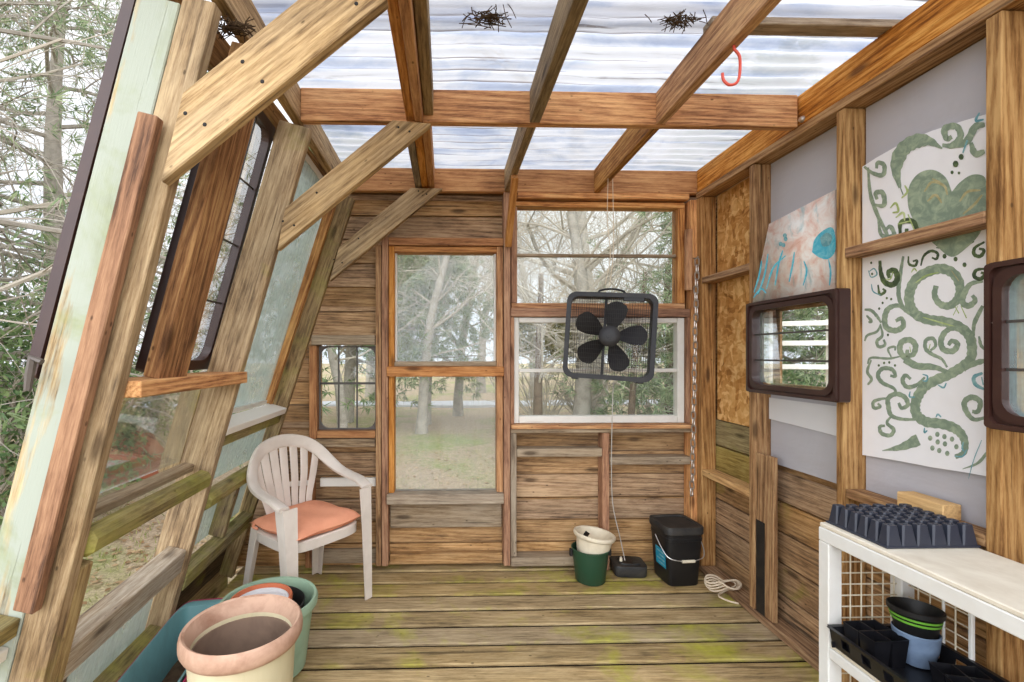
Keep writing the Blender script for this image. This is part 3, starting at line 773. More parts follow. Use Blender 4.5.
# ---- painted canvases
def catmull(pts, n=7):
    out = []; P = [V((p[0], p[1], 0)) for p in pts]
    if len(P) < 3: return P
    P = [P[0]*2 - P[1]] + P + [P[-1]*2 - P[-2]]
    for i in range(1, len(P)-2):
        for k in range(n):
            t = k/n; a, b, c, d = P[i-1:i+3]
            out.append(.5*((2*b) + (c-a)*t + (2*a-5*b+4*c-d)*t*t + (3*b-a-3*c+d)*t**3))
    out.append(P[-2]); return out
class Painter:
    """brush strokes laid on a canvas: 'proj' maps the tracing to the canvas surface, each stroke a hair above the last"""
    def __init__(s, mb, proj): s.mb = mb; s.proj = proj; s.k = 0
    def put(s, pts):
        s.k += 1; return [s.proj(p[0], p[1], .0004 + s.k*.000012) for p in pts]
    def stroke(s, pts, w, mat, taper=(.5, .6)):
        c = catmull(pts); N = len(c); L = []; Rr = []
        for i, p in enumerate(c):
            t = c[min(i+1,N-1)] - c[max(i-1,0)]
            if t.length < 1e-6: t = V((1,0,0))
            t.normalize(); n = V((-t.y, t.x, 0)); u = i/(N-1)
            k = min(1, taper[0] + (1-taper[0])*u/.3) * min(1, taper[1] + (1-taper[1])*(1-u)/.3)
            ww = 1.15*(w if not isinstance(w, tuple) else w[0] + (w[1]-w[0])*u) * k * (1 + .08*math.sin(i*1.7)) / 2
            L.append(p + n*ww); Rr.append(p - n*ww)
        q = s.put(L + Rr[::-1]); s.mb.cur = mat
        s.mb.add(q, [(i, i+1, 2*N-2-i, 2*N-1-i) for i in range(N-1)])
    def poly(s, pts, mat, smooth=True):
        c = catmull(list(pts) + [pts[0]], 5)[:-1] if smooth else [V((p[0],p[1],0)) for p in pts]
        cen = sum((V((p.x,p.y,0)) for p in c), V())/len(c)
        q = s.put([cen] + c); n = len(c); s.mb.cur = mat
        s.mb.add(q, [(0, 1+i, 1+(i+1) % n) for i in range(n)])
    def dot(s, x, y, r, mat):
        s.poly([(x + r*math.cos(a), y + r*1.15*math.sin(a)) for a in (0, 1.05, 2.1, 3.14, 4.2, 5.25)], mat)
CXP = 1.5895
mb = MB()
def cv(y, z): return (CXP, y, z)
top = [(1.757,2.02),(1.70,2.03),(1.6,2.04),(1.5,2.035),(1.4,2.02),(1.292,2.0)]
bot = [(1.292,.945),(1.4,.94),(1.5,.932),(1.6,.928),(1.7,.922),(1.757,.918)]
n = len(top)
mb.add([(CXP, a, b) for a, b in top] + [(CXP, a, b) for a, b in bot[::-1]] + [(CXP+.002, a, b) for a, b in top] + [(CXP+.002, a, b) for a, b in bot[::-1]],
       [(i, i+1, n+i+1, n+i) for i in range(n-1)] + [(2*n+i, 3*n+i, 3*n+i+1, 2*n+i+1) for i in range(n-1)])
def projA(x, y, e):
    p = onX(860 + x/5.246, 240 + y/5.246, CXP); p.x -= e; return p
pa = Painter(mb, projA); G, D, LM, T, GO = 1, 2, 3, 4, 5
B = lambda pts: [(x, y + 629.5) for x, y in pts]
S = pa.stroke
S([(400,240),(392,290),(420,335),(468,345),(512,310),(526,250),(500,185),(440,152),(370,162),(300,202),(265,262),(260,330),(292,388),(360,418),(440,428),(520,455),(572,500),(588,560),(580,625),(535,672)], 46, G, (.5,1))
S([(412,170),(345,188),(292,225)], 7, LM); S([(330,405),(420,432),(500,455)], 7, LM); S([(480,160),(520,215)], 6, GO)
S(B([(590,-5),(530,40),(470,75),(400,105),(340,140),(305,190),(290,240),(300,290),(350,325),(430,335),(500,360),(540,400),(552,450),(542,490),(500,508)]), 46, G, (1,.45))
S([(228,85),(215,160),(205,230),(205,300),(230,360),(262,388)], 20, G)
S([(262,388),(205,345),(150,360),(130,410),(140,460),(190,475),(228,450),(218,412),(188,425)], 26, G)
S([(105,108),(110,170),(130,220),(172,235),(197,200),(182,160),(150,168),(155,200)], 26, D)
S([(95,235),(105,285),(132,270),(120,255)], 13, D); S([(60,230),(70,270),(110,290)], 6, T)
S([(645,215),(580,232),(545,288),(540,330),(572,345),(605,318),(590,290)], 28, G)
S([(665,150),(612,158),(600,190),(632,205),(655,180),(635,170)], 18, D)
S([(575,495),(500,465),(450,480),(425,530),(440,575),(490,582),(512,545),(482,530),(465,552)], 27, G)
S([(458,668),(430,625),(380,600),(345,570),(348,525),(385,518),(397,555),(370,580)], 18, G)
S([(460,690),(380,660),(300,655),(240,620),(210,580),(220,535),(265,525),(292,555),(280,600),(250,602),(250,575)], 27, G)
S([(215,610),(150,622),(60,618),(40,650)], 11, G); S([(165,615),(148,572),(182,560),(185,580)], 11, G)
S([(112,435),(90,400),(60,370),(25,365)], 15, G); S([(35,395),(60,425),(45,432)], 14, G)
S([(110,440),(90,480),(40,500),(25,530)], 12, G); S([(108,445),(118,500),(90,530),(100,560),(132,550),(125,522)], 15, G)
S([(600,505),(600,440),(645,345)], (12,26), G); S([(625,505),(635,550),(655,575)], 15, G)
S([(670,630),(610,645),(550,672)], 26, G)
S([(400,40),(470,48),(540,38),(600,8)], 8, D); S([(655,10),(605,40),(600,75),(632,85),(652,55),(625,45)], 17, D)
S([(255,85),(258,125),(290,135),(300,108),(278,112)], 12, D); S([(320,135),(335,85),(372,58),(408,70),(402,100),(378,92)], 13, D)
S([(270,170),(285,150),(300,165)], 7, LM); S([(500,350),(520,385)], 8, LM); S([(530,345),(560,410)], 8, LM); S([(515,345),(490,395)], 6, LM)
S([(175,165),(160,205),(135,205)], 6, LM); S([(262,560),(268,590)], 7, LM); S([(370,545),(362,575)], 7, LM)
S([(45,160),(60,195),(90,180),(75,150),(50,165)], 6, T)
for x, y in ((445,85),(503,100),(550,130)): pa.dot(x, y, 11, D)
for x, y in ((60,120),(65,178),(120,330),(142,305),(102,360),(165,310),(148,498),(100,658),(128,645),(155,642),(185,658)): pa.dot(x, y, 6, D)
S(B([(192,190),(180,150),(120,120),(95,80),(120,45),(170,50),(187,85),(160,82)]), 19, G)
S(B([(295,312),(220,310),(165,290),(150,240),(150,200),(190,178),(236,195),(252,235),(220,252),(204,225)]), 22, G)
S(B([(152,200),(110,205),(72,220),(75,252),(108,245),(95,228)]), 15, G)
S(B([(165,295),(143,330),(178,365),(160,395),(115,385),(105,350),(132,345)]), 18, G)
S(B([(342,90),(300,130),(250,142),(225,110),(240,80),(268,100)]), 20, G)
S(B([(452,66),(400,40),(300,35),(230,5)]), 25, G)
S(B([(668,300),(600,312),(560,270),(550,220),(590,195),(632,220),(620,270),(590,270)]), 26, G)
S(B([(668,160),(610,130),(600,90),(645,68)]), 18, T); S(B([(640,90),(648,130)]), 10, T)
S(B([(118,476),(220,456),(308,418)]), (5,58), G, (.6,1))
S(B([(540,572),(620,540),(675,478)]), (6,20), G); S(B([(570,625),(600,520),(640,420)]), 4, T)
S(B([(60,0),(40,60),(62,100),(42,130)]), 14, G)
for a in ([(330,75),(355,85),(350,110),(330,108)], [(265,165),(262,192),(290,195)], [(410,130),(440,145),(455,120)], [(400,300),(410,285),(428,300)], [(340,355),(340,380),(355,370)], [(545,430),(538,460),(548,480)], [(498,505),(540,505),(562,470)]): S(B(a), 8, T)
for x, y in ((370,410),(408,390),(445,402),(485,415),(410,430),(448,440),(508,455),(382,462),(418,475),(460,490)): pa.dot(x, y + 629.5, 12, G)
def projU(x, y, e):
    p = onX(860 + x/3.098, 40 + y/3.098, CXP); p.x -= e; return p
pa.proj = projU
def clampy(pts): return [(min(x, 470), y) for x, y in pts]
pa.poly([(286,470),(266,425),(226,402),(182,414),(153,455),(150,512),(168,560),(195,598),(240,640),(285,672),(330,645),(372,600),(392,540),(393,470),(388,425),(350,417),(312,440)], G)
for a in ([(200,470),(225,440),(262,452),(272,480)], [(210,500),(235,480),(255,505)], [(310,500),(335,470),(375,465)], [(320,540),(355,510),(380,480)], [(225,430),(250,440)]): S(a, 7, GO)
S([(125,458),(113,400),(130,345),(168,316),(212,312),(256,336)], 38, G, (.2,.1))
S([(120,440),(135,480)], 5, G)
S([(14,392),(40,412),(72,418),(76,388),(56,380),(52,398)], 12, G); S([(26,395),(34,480),(58,548),(84,600),(92,632)], 11, G)
S([(42,510),(75,512),(72,474),(50,474),(54,494)], 13, G); S([(58,556),(68,604),(106,606),(96,578),(80,588)], 12, G)
S([(256,326),(285,326),(313,300),(300,268),(264,275),(270,306),(286,300)], 18, G); S([(276,332),(330,315),(358,270),(388,262)], 20, G)
S([(345,318),(358,352),(388,345)], 18, G); S([(320,350),(334,310)], 8, T); S([(372,225),(360,250),(385,246)], 7, T)
S([(126,604),(128,566),(164,562),(176,596),(148,608),(146,584)], 15, D); S([(118,570),(160,560)], 6, LM)
for a in ([(95,520),(112,505),(120,530),(102,535)], [(130,490),(148,470),(140,450)], [(112,550),(135,535),(140,560)], [(150,540),(170,590)]): S(a, 6, LM)
for x, y, r in ((315,362,8),(298,384,9),(287,410,5),(308,412,4)): pa.dot(x, y, r, D)
tag(mb.build('swirl_canvas', [M['canvas'], M['pgreen'], M['pdark'], M['plime'], M['pteal'], M['pgold']], smooth='keep'),
    'white canvas painted with green swirling branches and a heart', 'painting', kind='thing')

# blue flower canvas: left edge over the stud, right edge tucked behind the next one
P0, P1 = V((1.500, 2.32, 0)), V((1.585, 1.803, 0))
def projF(px, py, e):
    v = ray(px, py); d = P1 - P0; nrm = V((d.y, -d.x, 0)).normalized()
    if nrm.x > 0: nrm = -nrm
    t = nrm.dot(P0) / nrm.dot(v); p = v*t + V((0,0,H)); return p + nrm*e
mb = MB(); q = [projF(*p, 0) for p in ((769,224),(834.5,190),(834.5,297),(751,310))]; q2 = [projF(*p, -.012) for p in ((769,224),(834.5,190),(834.5,297),(751,310))]
mb.hexa(q[::-1] + q2[::-1])
fl = Painter(mb, projF); z_ = lambda x, y: (740 + x/2.845, 180 + y/2.845)
fl.poly([z_(*p) for p in ((205,205),(212,170),(235,145),(262,135),(272,165),(270,205),(250,225),(225,220))], 1)
fl.poly([z_(*p) for p in ((228,165),(245,150),(262,160),(255,185),(235,188))], 2)
for x, y in ((128,158),(116,182),(124,185),(130,168)): fl.dot(*z_(x, y), 2.0, 2)
for a in ([(40,320),(55,270),(62,230)], [(52,325),(70,270),(80,210)], [(75,310),(95,250),(130,215)], [(100,300),(110,240),(122,200)], [(140,290),(150,240),(155,205)], [(180,300),(190,260),(182,230)], [(252,225),(258,260),(255,300)], [(38,335),(60,310),(75,322)]):
    fl.stroke([z_(*p) for p in a], 1.6, 1)
tag(mb.build('flower_canvas', [M['pink'], M['pblue'], M['pteal']], smooth='keep'), 'pinkish canvas with blue flowers above the farther brown framed window', 'painting', kind='thing')

# framed camper windows hung on the right wall
for wi, y0, y1, z0, z1 in ((12, 1.728, 2.266, 1.12, 1.553),
                           (13, .735, 1.247, 1.10, 1.55)):
    e = empty('window_%d' % wi, (1.475, (y0+y1)/2, (z0+z1)/2), kind='structure', rot=(0,0,R(-90)))
    hx, hz = (y1-y0)/2, (z1-z0)/2
    camper(e, hx, hz, fw=.034, dep=.044, r=.045, mg='glass' if wi == 12 else 'glassblue', cols=1, rows=3)
    if wi == 12:
        mb = MB(); mb.box(-hx+.036, -hx+.11, .036, .039, -hz+.05, hz-.05); mb.build('sliding_pane', M['glassmilky'], e)
        mb = MB(); mb.box(-hx+.108, -hx+.118, .03, .042, -hz+.05, hz-.05); mb.build('sliding_stile', M['sash'], e)
    mb = MB(); ring(mb, rounded_rect(hx-.004, hz-.004, .01), rounded_rect(hx-.016, hz-.016, .02), -.012, .0); mb.build('outer_bead', M['brownframe'], e)
    for sx, sz in ((-1,-1),(1,-1),(-1,1),(1,1),(-1,.3),(1,-.3)):
        mb = MB(); mb.lathe([(0,.004),(.003,.003),(.004,0)], 8)
        mb.build('screw', M['steel'], e, loc=(sx*(hx-.019), -.001, sz*(hz-.019)), rot=(R(90),0,0))

# short board with a black painted foot, leaning on the wall
e = empty('short_board', (0,0,0), label='short upright board with a black lower half, in front of the side wall planks', cat='board')
lumber('board', (1.541, 2.223, .041), (1.541, 2.223, .818), (0,1,0), .122, .022, M['stud'], parent=e, kind='thing')
lumber('black_foot', (1.5285, 2.252, .041), (1.5285, 2.252, .49), (0,1,0), .062, .002, M['blackpaint'], parent=e, kind='thing', ch=.0005)['label'] = 'black painted lower half'

# ================================================================ BACK WALL JOINERY
def bw(name, x0, x1, z1, z0, y0=BY, y1=2.908, mat='trim', label=None, cat=None, parent=None, px=True, ch=.003, vertical=None, kind=None):
    """a timber on the back wall measured off the wall plane: x0..x1, top z1, bottom z0"""
    if px: x0, x1, z1, z0 = wx(x0), wx(x1), wz(z1), wz(z0)
    vert = (z1 - z0) > (x1 - x0) if vertical is None else vertical
    yc = (y0 + y1)/2
    if vert: return lumber(name, ((x0+x1)/2, yc, z0), ((x0+x1)/2, yc, z1), (1,0,0), x1-x0, y1-y0, M[mat], label, cat, parent, ch=ch, kind=kind)
    return lumber(name, (x0, yc, (z0+z1)/2), (x1, yc, (z0+z1)/2), (0,0,1), z1-z0, y1-y0, M[mat], label, cat, parent, ch=ch, kind=kind)
def rectpane(name, x0, x1, z1, z0, y, mat, parent, px=True):
    if px: x0, x1, z1, z0 = wx(x0), wx(x1), wz(z1), wz(z0)
    mb = MB(); mb.box(x0, x1, y, y+.004, z0, z1); return mb.build(name, mat, parent)

# tall two-light window (an old door's place)
w1 = empty('window_1', kind='structure')
bw('jamb', 388.3, 394, 246, 493, 2.835, 2.925, 'orange_clean', parent=w1)
bw('jamb', 497, 503.2, 246, 493, 2.835, 2.925, 'orange_clean', parent=w1)
bw('head', 394, 497, 246, 252, 2.835, 2.925, 'orange_clean', parent=w1)
bw('sill', 387, 503.5, 493, 503, 2.80, 2.925, 'greyboard', parent=w1)
bw('transom', 387, 503.5, 366.5, 376.5, 2.80, 2.925, 'trim', parent=w1)
bw('meeting_rail', 394, 497, 361.5, 366.3, 2.84, 2.925, 'greyboard', parent=w1)
bw('sash_bead', 394, 396.2, 252, 361.4, 2.87, 2.9, 'sash', parent=w1); bw('sash_bead', 494.8, 497, 252, 361.4, 2.87, 2.9, 'sash', parent=w1)
rectpane('pane', 394, 497, 252, 361.5, 2.885, M['glassdusty'], w1); rectpane('pane', 394, 497, 376.5, 493, 2.885, M['glassdusty'], w1)
bw('wall_stud', 381.6, 388, 237.5, 565, mat='trim', label='stud along the left side of the tall window', cat='stud')
bw('wall_stud', 375.6, 381, 245, 565, mat='stud', label='thin stud between the small window and the tall window', cat='stud')
bw('header', 388.4, 503.5, 238, 245.7, mat='trim', label='header across the top of the tall window', cat='header')
bw('wall_stud', 503.9, 510.4, 192, 566, mat='trim', label='stud along the right side of the tall window', cat='stud')
bw('wall_board', 389, 503, 503.5, 531, 2.885, 2.909, 'greyboard', label='wide grey board directly below the tall window sill', cat='board')

# small rounded window
w2 = empty('window_2', kind='structure')
xa, xb, za, zb = wx(317), wx(375.4), wz(346), wz(430)
e2 = empty('sash', ((xa+xb)/2, 2.862, (za+zb)/2)); e2.parent = w2
mb = MB(); ring(mb, rounded_rect((xb-xa)/2, (za-zb)/2, .004), rounded_rect((xb-xa)/2-.008, (za-zb)/2-.008, .055), 0, .02); mb.build('frame', M['darkalu'], e2)
mb = MB(); mb.box(-(xb-xa)/2+.003, (xb-xa)/2-.003, .009, .012, -(za-zb)/2+.003, (za-zb)/2-.003); mb.build('pane', M['glass'], e2)
mb = MB(); hx_, hz_ = (xb-xa)/2-.006, (za-zb)/2-.006
for u in (-.33, .33): mb.box(u*hx_-.005, u*hx_+.005, .004, .008, -hz_, hz_)
mb.box(-hx_, hx_, .0, .0035, .02, .034); mb.build('muntin', M['lead'], e2)
bw('lining', 309, 316.5, 346, 438, mat='trim', parent=w2); bw('sill', 316.8, 375.2, 430.5, 437.5, mat='trim', parent=w2)
bw('sill', 306, 375.2, 438.3, 446, 2.805, 2.908, 'greyboard', parent=w2)
bw('header', 312, 375.2, 335.5, 345, 2.805, 2.908, 'greyboard', label='header plank above the small rounded window', cat='header')
bw('wall_stud', 305, 312, 447, 566, mat='trim', label='short stud below the small rounded window, behind the chair', cat='stud')
bw('white_strip', 317, 375.2, 480, 488.5, 2.885, 2.909, 'whitewood', 'white painted strip on the boards behind the chair', 'board')
bw('wall_board', 313, 375.2, 552, 566, 2.88, 2.909, 'greyboard', 'low grey board on the wall behind the chair', 'board')

# upper right window
w3 = empty('window_3', kind='structure')
bw('head', 512, 687.5, 199.5, 205, 2.85, 2.93, 'orange', parent=w3)
bw('jamb', 512, 518, 205.3, 302, 2.85, 2.93, 'trim', parent=w3); bw('jamb', 680.5, 687.5, 205.3, 302, 2.85, 2.93, 'orange', parent=w3)
bw('sill', 512, 687.5, 302.3, 308, 2.85, 2.93, 'orange', parent=w3)
bw('muntin', 518, 680.4, 251.6, 254.6, 2.87, 2.90, 'greyboard', parent=w3)
rectpane('pane', 518, 680.5, 205, 302, 2.888, M['glassgrey'], w3)
bw('header', 517.8, 690, 191.6, 197.4, 2.825, 2.908, 'orange', 'header plank over the upper right window', 'header')
bw('window_rail', 511, 690.4, 308.3, 316.6, mat='trim', label='rail between the upper and lower right windows', cat='rail')
bw('wall_block', 684, 689.6, 229, 290, 2.785, 2.818, 'orange_clean', 'orange block nailed beside the upper right window', 'block')
bw('wall_stud', 691.0, 697.2, 198, 575, mat='orange', label='corner stud of the back wall beside the chain', cat='stud')
# lower right window: white painted sash
w4 = empty('window_4', kind='structure')
bw('stile', 514.5, 519.5, 317, 424, 2.845, 2.90, 'sash', parent=w4); bw('stile', 679.5, 686.5, 317, 424, 2.845, 2.90, 'sash', parent=w4)
bw('top_rail', 519.7, 679.3, 317, 322.3, 2.845, 2.90, 'sash', parent=w4); bw('bottom_rail', 519.7, 679.3, 416.8, 424, 2.845, 2.90, 'sash', parent=w4)
bw('meeting_rail', 519.7, 679.3, 369, 372.6, 2.85, 2.895, 'sash', parent=w4)
rectpane('pane', 519, 680, 322, 369, 2.874, M['glass'], w4); rectpane('pane', 519, 680, 372.6, 417, 2.878, M['glassgrey'], w4)
bw('lining', 510.8, 514.2, 317, 424, mat='trim', parent=w4); bw('lining', 686.8, 690.6, 317, 424, mat='trim', parent=w4)
mb = MB(); mb.box(wx(528), wx(543), 2.838, 2.8445, wz(422), wz(419.5)); mb.build('lift', M['sash'], w4)
bw('window_ledge', 510.8, 690.6, 424.4, 428.6, 2.79, 2.908, 'orange', 'ledge under the lower right window', 'ledge')
bw('window_plate', 510.8, 690.6, 429.0, 433, 2.81, 2.908, 'greyboard', 'grey plate under the lower right window ledge', 'plate')
bw('wall_stud', 511, 516.6, 433.3, 557, mat='greyboard', label='stud right of the tall window, below the ledge', cat='stud')
bw('wall_stud', 602.6, 609.5, 433.3, 575, mat='trim', label='stud below the lower right window, behind the green and ivory pot', cat='stud')
bw('blocking', 517, 602.3, 449, 457.3, mat='greyboard', label='blocking left of the middle stud under the window', cat='blocking')
bw('blocking', 610, 690.6, 457.8, 465.6, mat='greyboard', label='blocking right of the middle stud, beside the chain', cat='blocking')
bw('bottom_plate', 511, 602.3, 557.5, 566, 2.81, 2.908, 'greyboard', 'grey bottom plate of the back wall behind the pot', 'plate')
bw('bottom_plate', 389, 503.4, 556, 566, 2.86, 2.908, 'siding', 'low plate of the back wall below the tall window', 'plate')

# ================================================================ FURNITURE AND POTS
# ---- plastic armchair
ch = empty('plastic_armchair', (0,0,0), label='white plastic garden armchair with a slatted back by the leaning wall', cat='chair')
def arm_path():
    half = [(.275,-.215,.605), (.285,-.13,.632), (.287,-.03,.645), (.28,.06,.665), (.258,.135,.71), (.215,.19,.772), (.155,.228,.818), (.08,.25,.842), (0,.256,.85)]
    L = [(-x, y, z) for x, y, z in half]; return L + [p for p in half[::-1]][1:]
pth = catmull3 = None
def cm3(P, n=4):
    P = [V(p) for p in P]; P = [P[0]*2-P[1]] + P + [P[-1]*2-P[-2]]; out = []
    for i in range(1, len(P)-2):
        for k in range(n):
            t = k/n; a, b, c, d = P[i-1:i+3]
            out.append(.5*((2*b)+(c-a)*t+(2*a-5*b+4*c-d)*t*t+(3*b-a-3*c+d)*t**3))
    out.append(P[-2]); return out
pth = cm3(arm_path())
maj = []; av = []; bv = []
for p in pth:
    k = max(0, min(1, (p.z - .64) / .16)); k = k*k*(3-2*k)
    maj.append(V((1 if p.x >= 0 else -1, 0, .15)).lerp(V((p.x*.4, .15, 1)), k)); av.append(.035 + .002*k); bv.append(.013)
for i in range(1, len(maj)):
    if maj[i].dot(maj[i-1]) < 0: maj[i] = -maj[i]
mb = MB(); mb.sweep(pth, maj, av, bv, 14); mb.build('arm_and_top_rim', M['chair'], ch, smooth=True)
NS = 7
def rim_at(x):
    best = min((p for p in pth if p.y > .0), key=lambda p: abs(p.x - x)); return best
for k in range(NS):
    u = (k - 3) / 3; xt = u*.205; xb = u*.125
    tp = rim_at(xt); P = [V((xb, .178 - .02*abs(u), .425)), V((xb*1.12, .203 - .02*abs(u), .52)), V((xt*.86, .226 - .03*abs(u), .64)), V((xt, tp.y, tp.z - .012))]
    P = cm3(P, 4); mb = MB()
    mb.sweep(P, [V((1,0,0))]*len(P), [.0195 + .0085*i/(len(P)-1) for i in range(len(P))], .0045, 10)
    mb.build('back_slat', M['chair'], ch, smooth=True)
mb = MB(); mb.sweep(cm3([(-.16,.205,.585),(0,.226,.60),(.16,.205,.585)], 5), [V((0,0,1))]*11, .015, .004, 10); mb.build('back_band', M['chair'], ch, smooth=True)
mb = MB(); n = 48
prof = [(0.0,.418),(.5,.417),(.85,.420),(.96,.424),(1.0,.418),(1.0,.372),(.975,.372),(.96,.405),(.5,.408),(0.0,.408)]
mb.T = Matrix.Translation((0, -.012, 0))
mb.lathe([(r*.245 + 1e-6, z) for r, z in prof], n, sq=4.2, ax=1.0, ay=.88); mb.build('seat', M['chair'], ch, smooth=True)
def leg(top, bot, wt, wb, sx, sy, mid=None):
    """L-section leg: two thin webs meeting at the outer corner"""
    mb = MB(); th = .008
    path = [V(top)] + ([V(mid)] if mid else []) + [V(bot)]; ws = [wt] + ([(wt+wb)*.52] if mid else []) + [wb]
    secs = []
    for p, w_ in zip(path, ws):
        o = [(0,0),(w_,0),(w_,th),(th,th),(th,w_),(0,w_)]
        secs.append([V((p.x - sx*a, p.y - sy*b, p.z)) for a, b in o])
    for s0, s1 in zip(secs, secs[1:]):
        mb.add(s0 + s1, [(i, (i+1) % 6, 6 + (i+1) % 6, 6 + i) for i in range(6)])
    mb.add(secs[0], [(0,1,2,3),(0,3,4,5)]); mb.add(secs[-1], [(3,2,1,0),(5,4,3,0)])
    return mb
for sx in (-1, 1):
    leg((sx*.29,-.232,.605), (sx*.272,-.262,0), .082, .05, sx, -1, (sx*.282,-.246,.40)).build('leg', M['chair'], ch, weld=True)
    leg((sx*.235,.195,.425), (sx*.262,.268,0), .066, .045, sx, 1).build('leg', M['chair'], ch, weld=True)
ch.location = (-.738, 2.498, .001); ch.scale = (.90, .90, .965); ch.rotation_euler = (0, 0, R(50))
# ---- cushion
bm_ = MB(); nu, nv = 22, 22; vs = []
def cush(u, v, top):
    x = math.copysign(abs(u)**.9, u)*.205; y = math.copysign(abs(v)**.9, v)*.195
    e = max(0, (1-abs(u)**3.2)*(1-abs(v)**3.2))**.5
    h = .040*e + .007*math.sin(u*5+1)*math.sin(v*4+u*2) * e
    if top: h += .012*e
    return (x*(1+.03*math.sin(v*6)), y*(1+.03*math.sin(u*5)), .024 + (h if top else -min(h, .0235)))
for tp in (1, 0):
    for i in range(nu+1):
        for j in range(nv+1): vs.append(cush(-1+2*i/nu, -1+2*j/nv, tp))
n = (nu+1)*(nv+1); fs = []
for i in range(nu):
    for j in range(nv):
        q = i*(nv+1)+j; f = (q, q+nv+1, q+nv+2, q+1); fs.append(f); fs.append(tuple(n+k for k in f[::-1]))
bm_.add(vs, fs)
cu = empty('seat_cushion', (0,0,0), label='salmon orange cushion on the white plastic chair', cat='cushion')
bm_.build('pad', M['cushion'], cu, smooth=True, weld=True)
for sx in (-1, 1):
    mb = MB(); mb.tube(cm3([(sx*.17,.15,.024),(sx*.198,.165,.022),(sx*.212,.15,.014),(sx*.205,.125,.009)], 4), .007, 6); mb.build('tie', M['cushion'], cu, smooth=True)
cu.location = (-.732, 2.488, .413); cu.rotation_euler = (R(0), 0, R(53))

def pot(name, loc, prof_parts, label, cat='pot', tilt=None, n=44, **kw):
    e = empty(name, loc, label=label, cat=cat, rot=tilt)
    for pn, prof, mat in prof_parts:
        mb = MB(); mb.lathe(prof, n, **kw); mb.build(pn, M[mat], e, smooth=True)
    return e
# ---- big beige planter with terracotta rim and inside
bp = onZ(243, 621, .47)
pot('planter', (bp.x, bp.y, .001), [
    ('body', [(.001,0),(.135,0),(.140,.005),(.163,.415),(.163,.417),(.152,.417),(.130,.012),(.001,.012)], 'beige'),
    ('rim', [(.1635,.405),(.178,.412),(.185,.425),(.186,.445),(.182,.462),(.176,.468),(.168,.464),(.163,.45),(.152,.425),(.1525,.405),(.1625,.405)], 'terra_rim'),
    ('inner_wall', [(.1516,.404),(.1475,.404),(.1290,.014),(.1302,.014)], 'innerwall'),
    ('soil', [(.001,.20),(.08,.203),(.1365,.198),(.1365,.19),(.001,.19)], 'soil')],
    'big faded beige planter with a terracotta rim, nearest on the deck').scale = (.955, .955, 1.0)
# ---- sage green bowl holding a terracotta pot holding a pale dish
gp = onZ(269, 598, .30)
pot('bowl_planter', (gp.x, gp.y, .001), [
    ('bowl', [(.001,0),(.12,0),(.145,.02),(.176,.27),(.176,.275),(.170,.275),(.135,.02),(.001,.02)], 'sage'),
    ('rim', [(.1765,.255),(.192,.268),(.194,.288),(.188,.3),(.178,.298),(.169,.275),(.1695,.255),(.176,.254)], 'sage')],
    'sage green round planter behind the big beige one')
pot('inner_pot', (gp.x - .004, gp.y - .015, .0235), [('body', [(.001,0),(.10,0),(.104,.004),(.150,.262),(.146,.266),(.138,.255),(.096,.008),(.001,.008)], 'black')], 'black pot nested inside the sage green planter')
pot('terracotta_pot', (gp.x - .018, gp.y - .035, .034), [
    ('body', [(.001,0),(.085,0),(.088,.004),(.112,.25),(.120,.252),(.126,.262),(.128,.282),(.124,.29),(.118,.29),(.112,.27),(.106,.25),(.082,.008),(.001,.008)], 'terra')],
    'terracotta pot nested in the sage green planter').scale = (.94, .94, 1)
pot('saucer', (gp.x - .018, gp.y - .035, .286), [('dish', [(.001,.0),(.095,.0),(.100,.004),(.106,.022),(.103,.024),(.097,.010),(.001,.006)], 'pebble')], 'pale grey dish inside the terracotta pot', 'dish')
# ---- nested trough planters
def trough(name, loc, rz, hw, hl, h, mat, label, soil=False):
    e = empty(name, loc, rz, label, 'planter')
    mb = MB(); k = hl/hw
    mb.lathe([(.001,0),(hw*.80,0),(hw*.83,.006),(hw*.97,h-.012),(hw*1.04,h-.008),(hw*1.05,h),(hw*1.0,h+.003),(hw*.95,h-.004),(hw*.80,.012),(.001,.012)], 64, sq=7, ax=1, ay=k)
    mb.build('tray', M[mat], e, smooth=True)
    if soil:
        mb = MB(); mb.lathe([(.001,.045),(hw*.5,.052),(hw*.815,.045),(hw*.815,.04),(.001,.04)], 48, sq=7, ax=1, ay=k); mb.build('soil', M['soil'], e, smooth=True)
    return e
trough('trough_planter', (-.99, 1.71, .001), R(7), .106, .375, .225, 'magenta', 'magenta trough planter under the teal one, left of beige planter')
trough('trough_planter', (-.99, 1.71, .014), R(7), .096, .345, .222, 'teal', 'teal trough planter nested in the magenta one, left of beige planter', True)

# ---- green and ivory pot by the back wall
pp = onZ(589, 580, 0)
pot('flower_pot', (.83, 2.697, .001), [('body', [(.001,0),(.088,0),(.092,.005),(.114,.195),(.118,.197),(.119,.205),(.112,.207),(.086,.01),(.001,.008)], 'dkgreen')], 'dark green pot holding an ivory one, by the back wall').scale = (.91,)*3
ip = empty('flower_pot', (.83, 2.697, .058), label='ivory pot sitting tilted inside the dark green pot', cat='pot', rot=(R(-1), R(7), 0)); ip.scale = (.93,)*3
mb = MB(); mb.lathe([(.001,0),(.070,0),(.074,.004),(.104,.165),(.108,.20),(.122,.205),(.128,.215),(.127,.228),(.120,.232),(.110,.228),(.098,.17),(.070,.01),(.001,.008)], 44); mb.build('body', M['ivory'], ip, smooth=True)
mb = MB(); mb.lathe([(.001,.15),(.05,.155),(.093,.148),(.092,.14),(.001,.14)], 32); mb.build('soil', M['ivory'], ip, smooth=True)
mb = MB(); mb.box(-.014,.014,-.004,.004,-.03,.03); mb.T = None
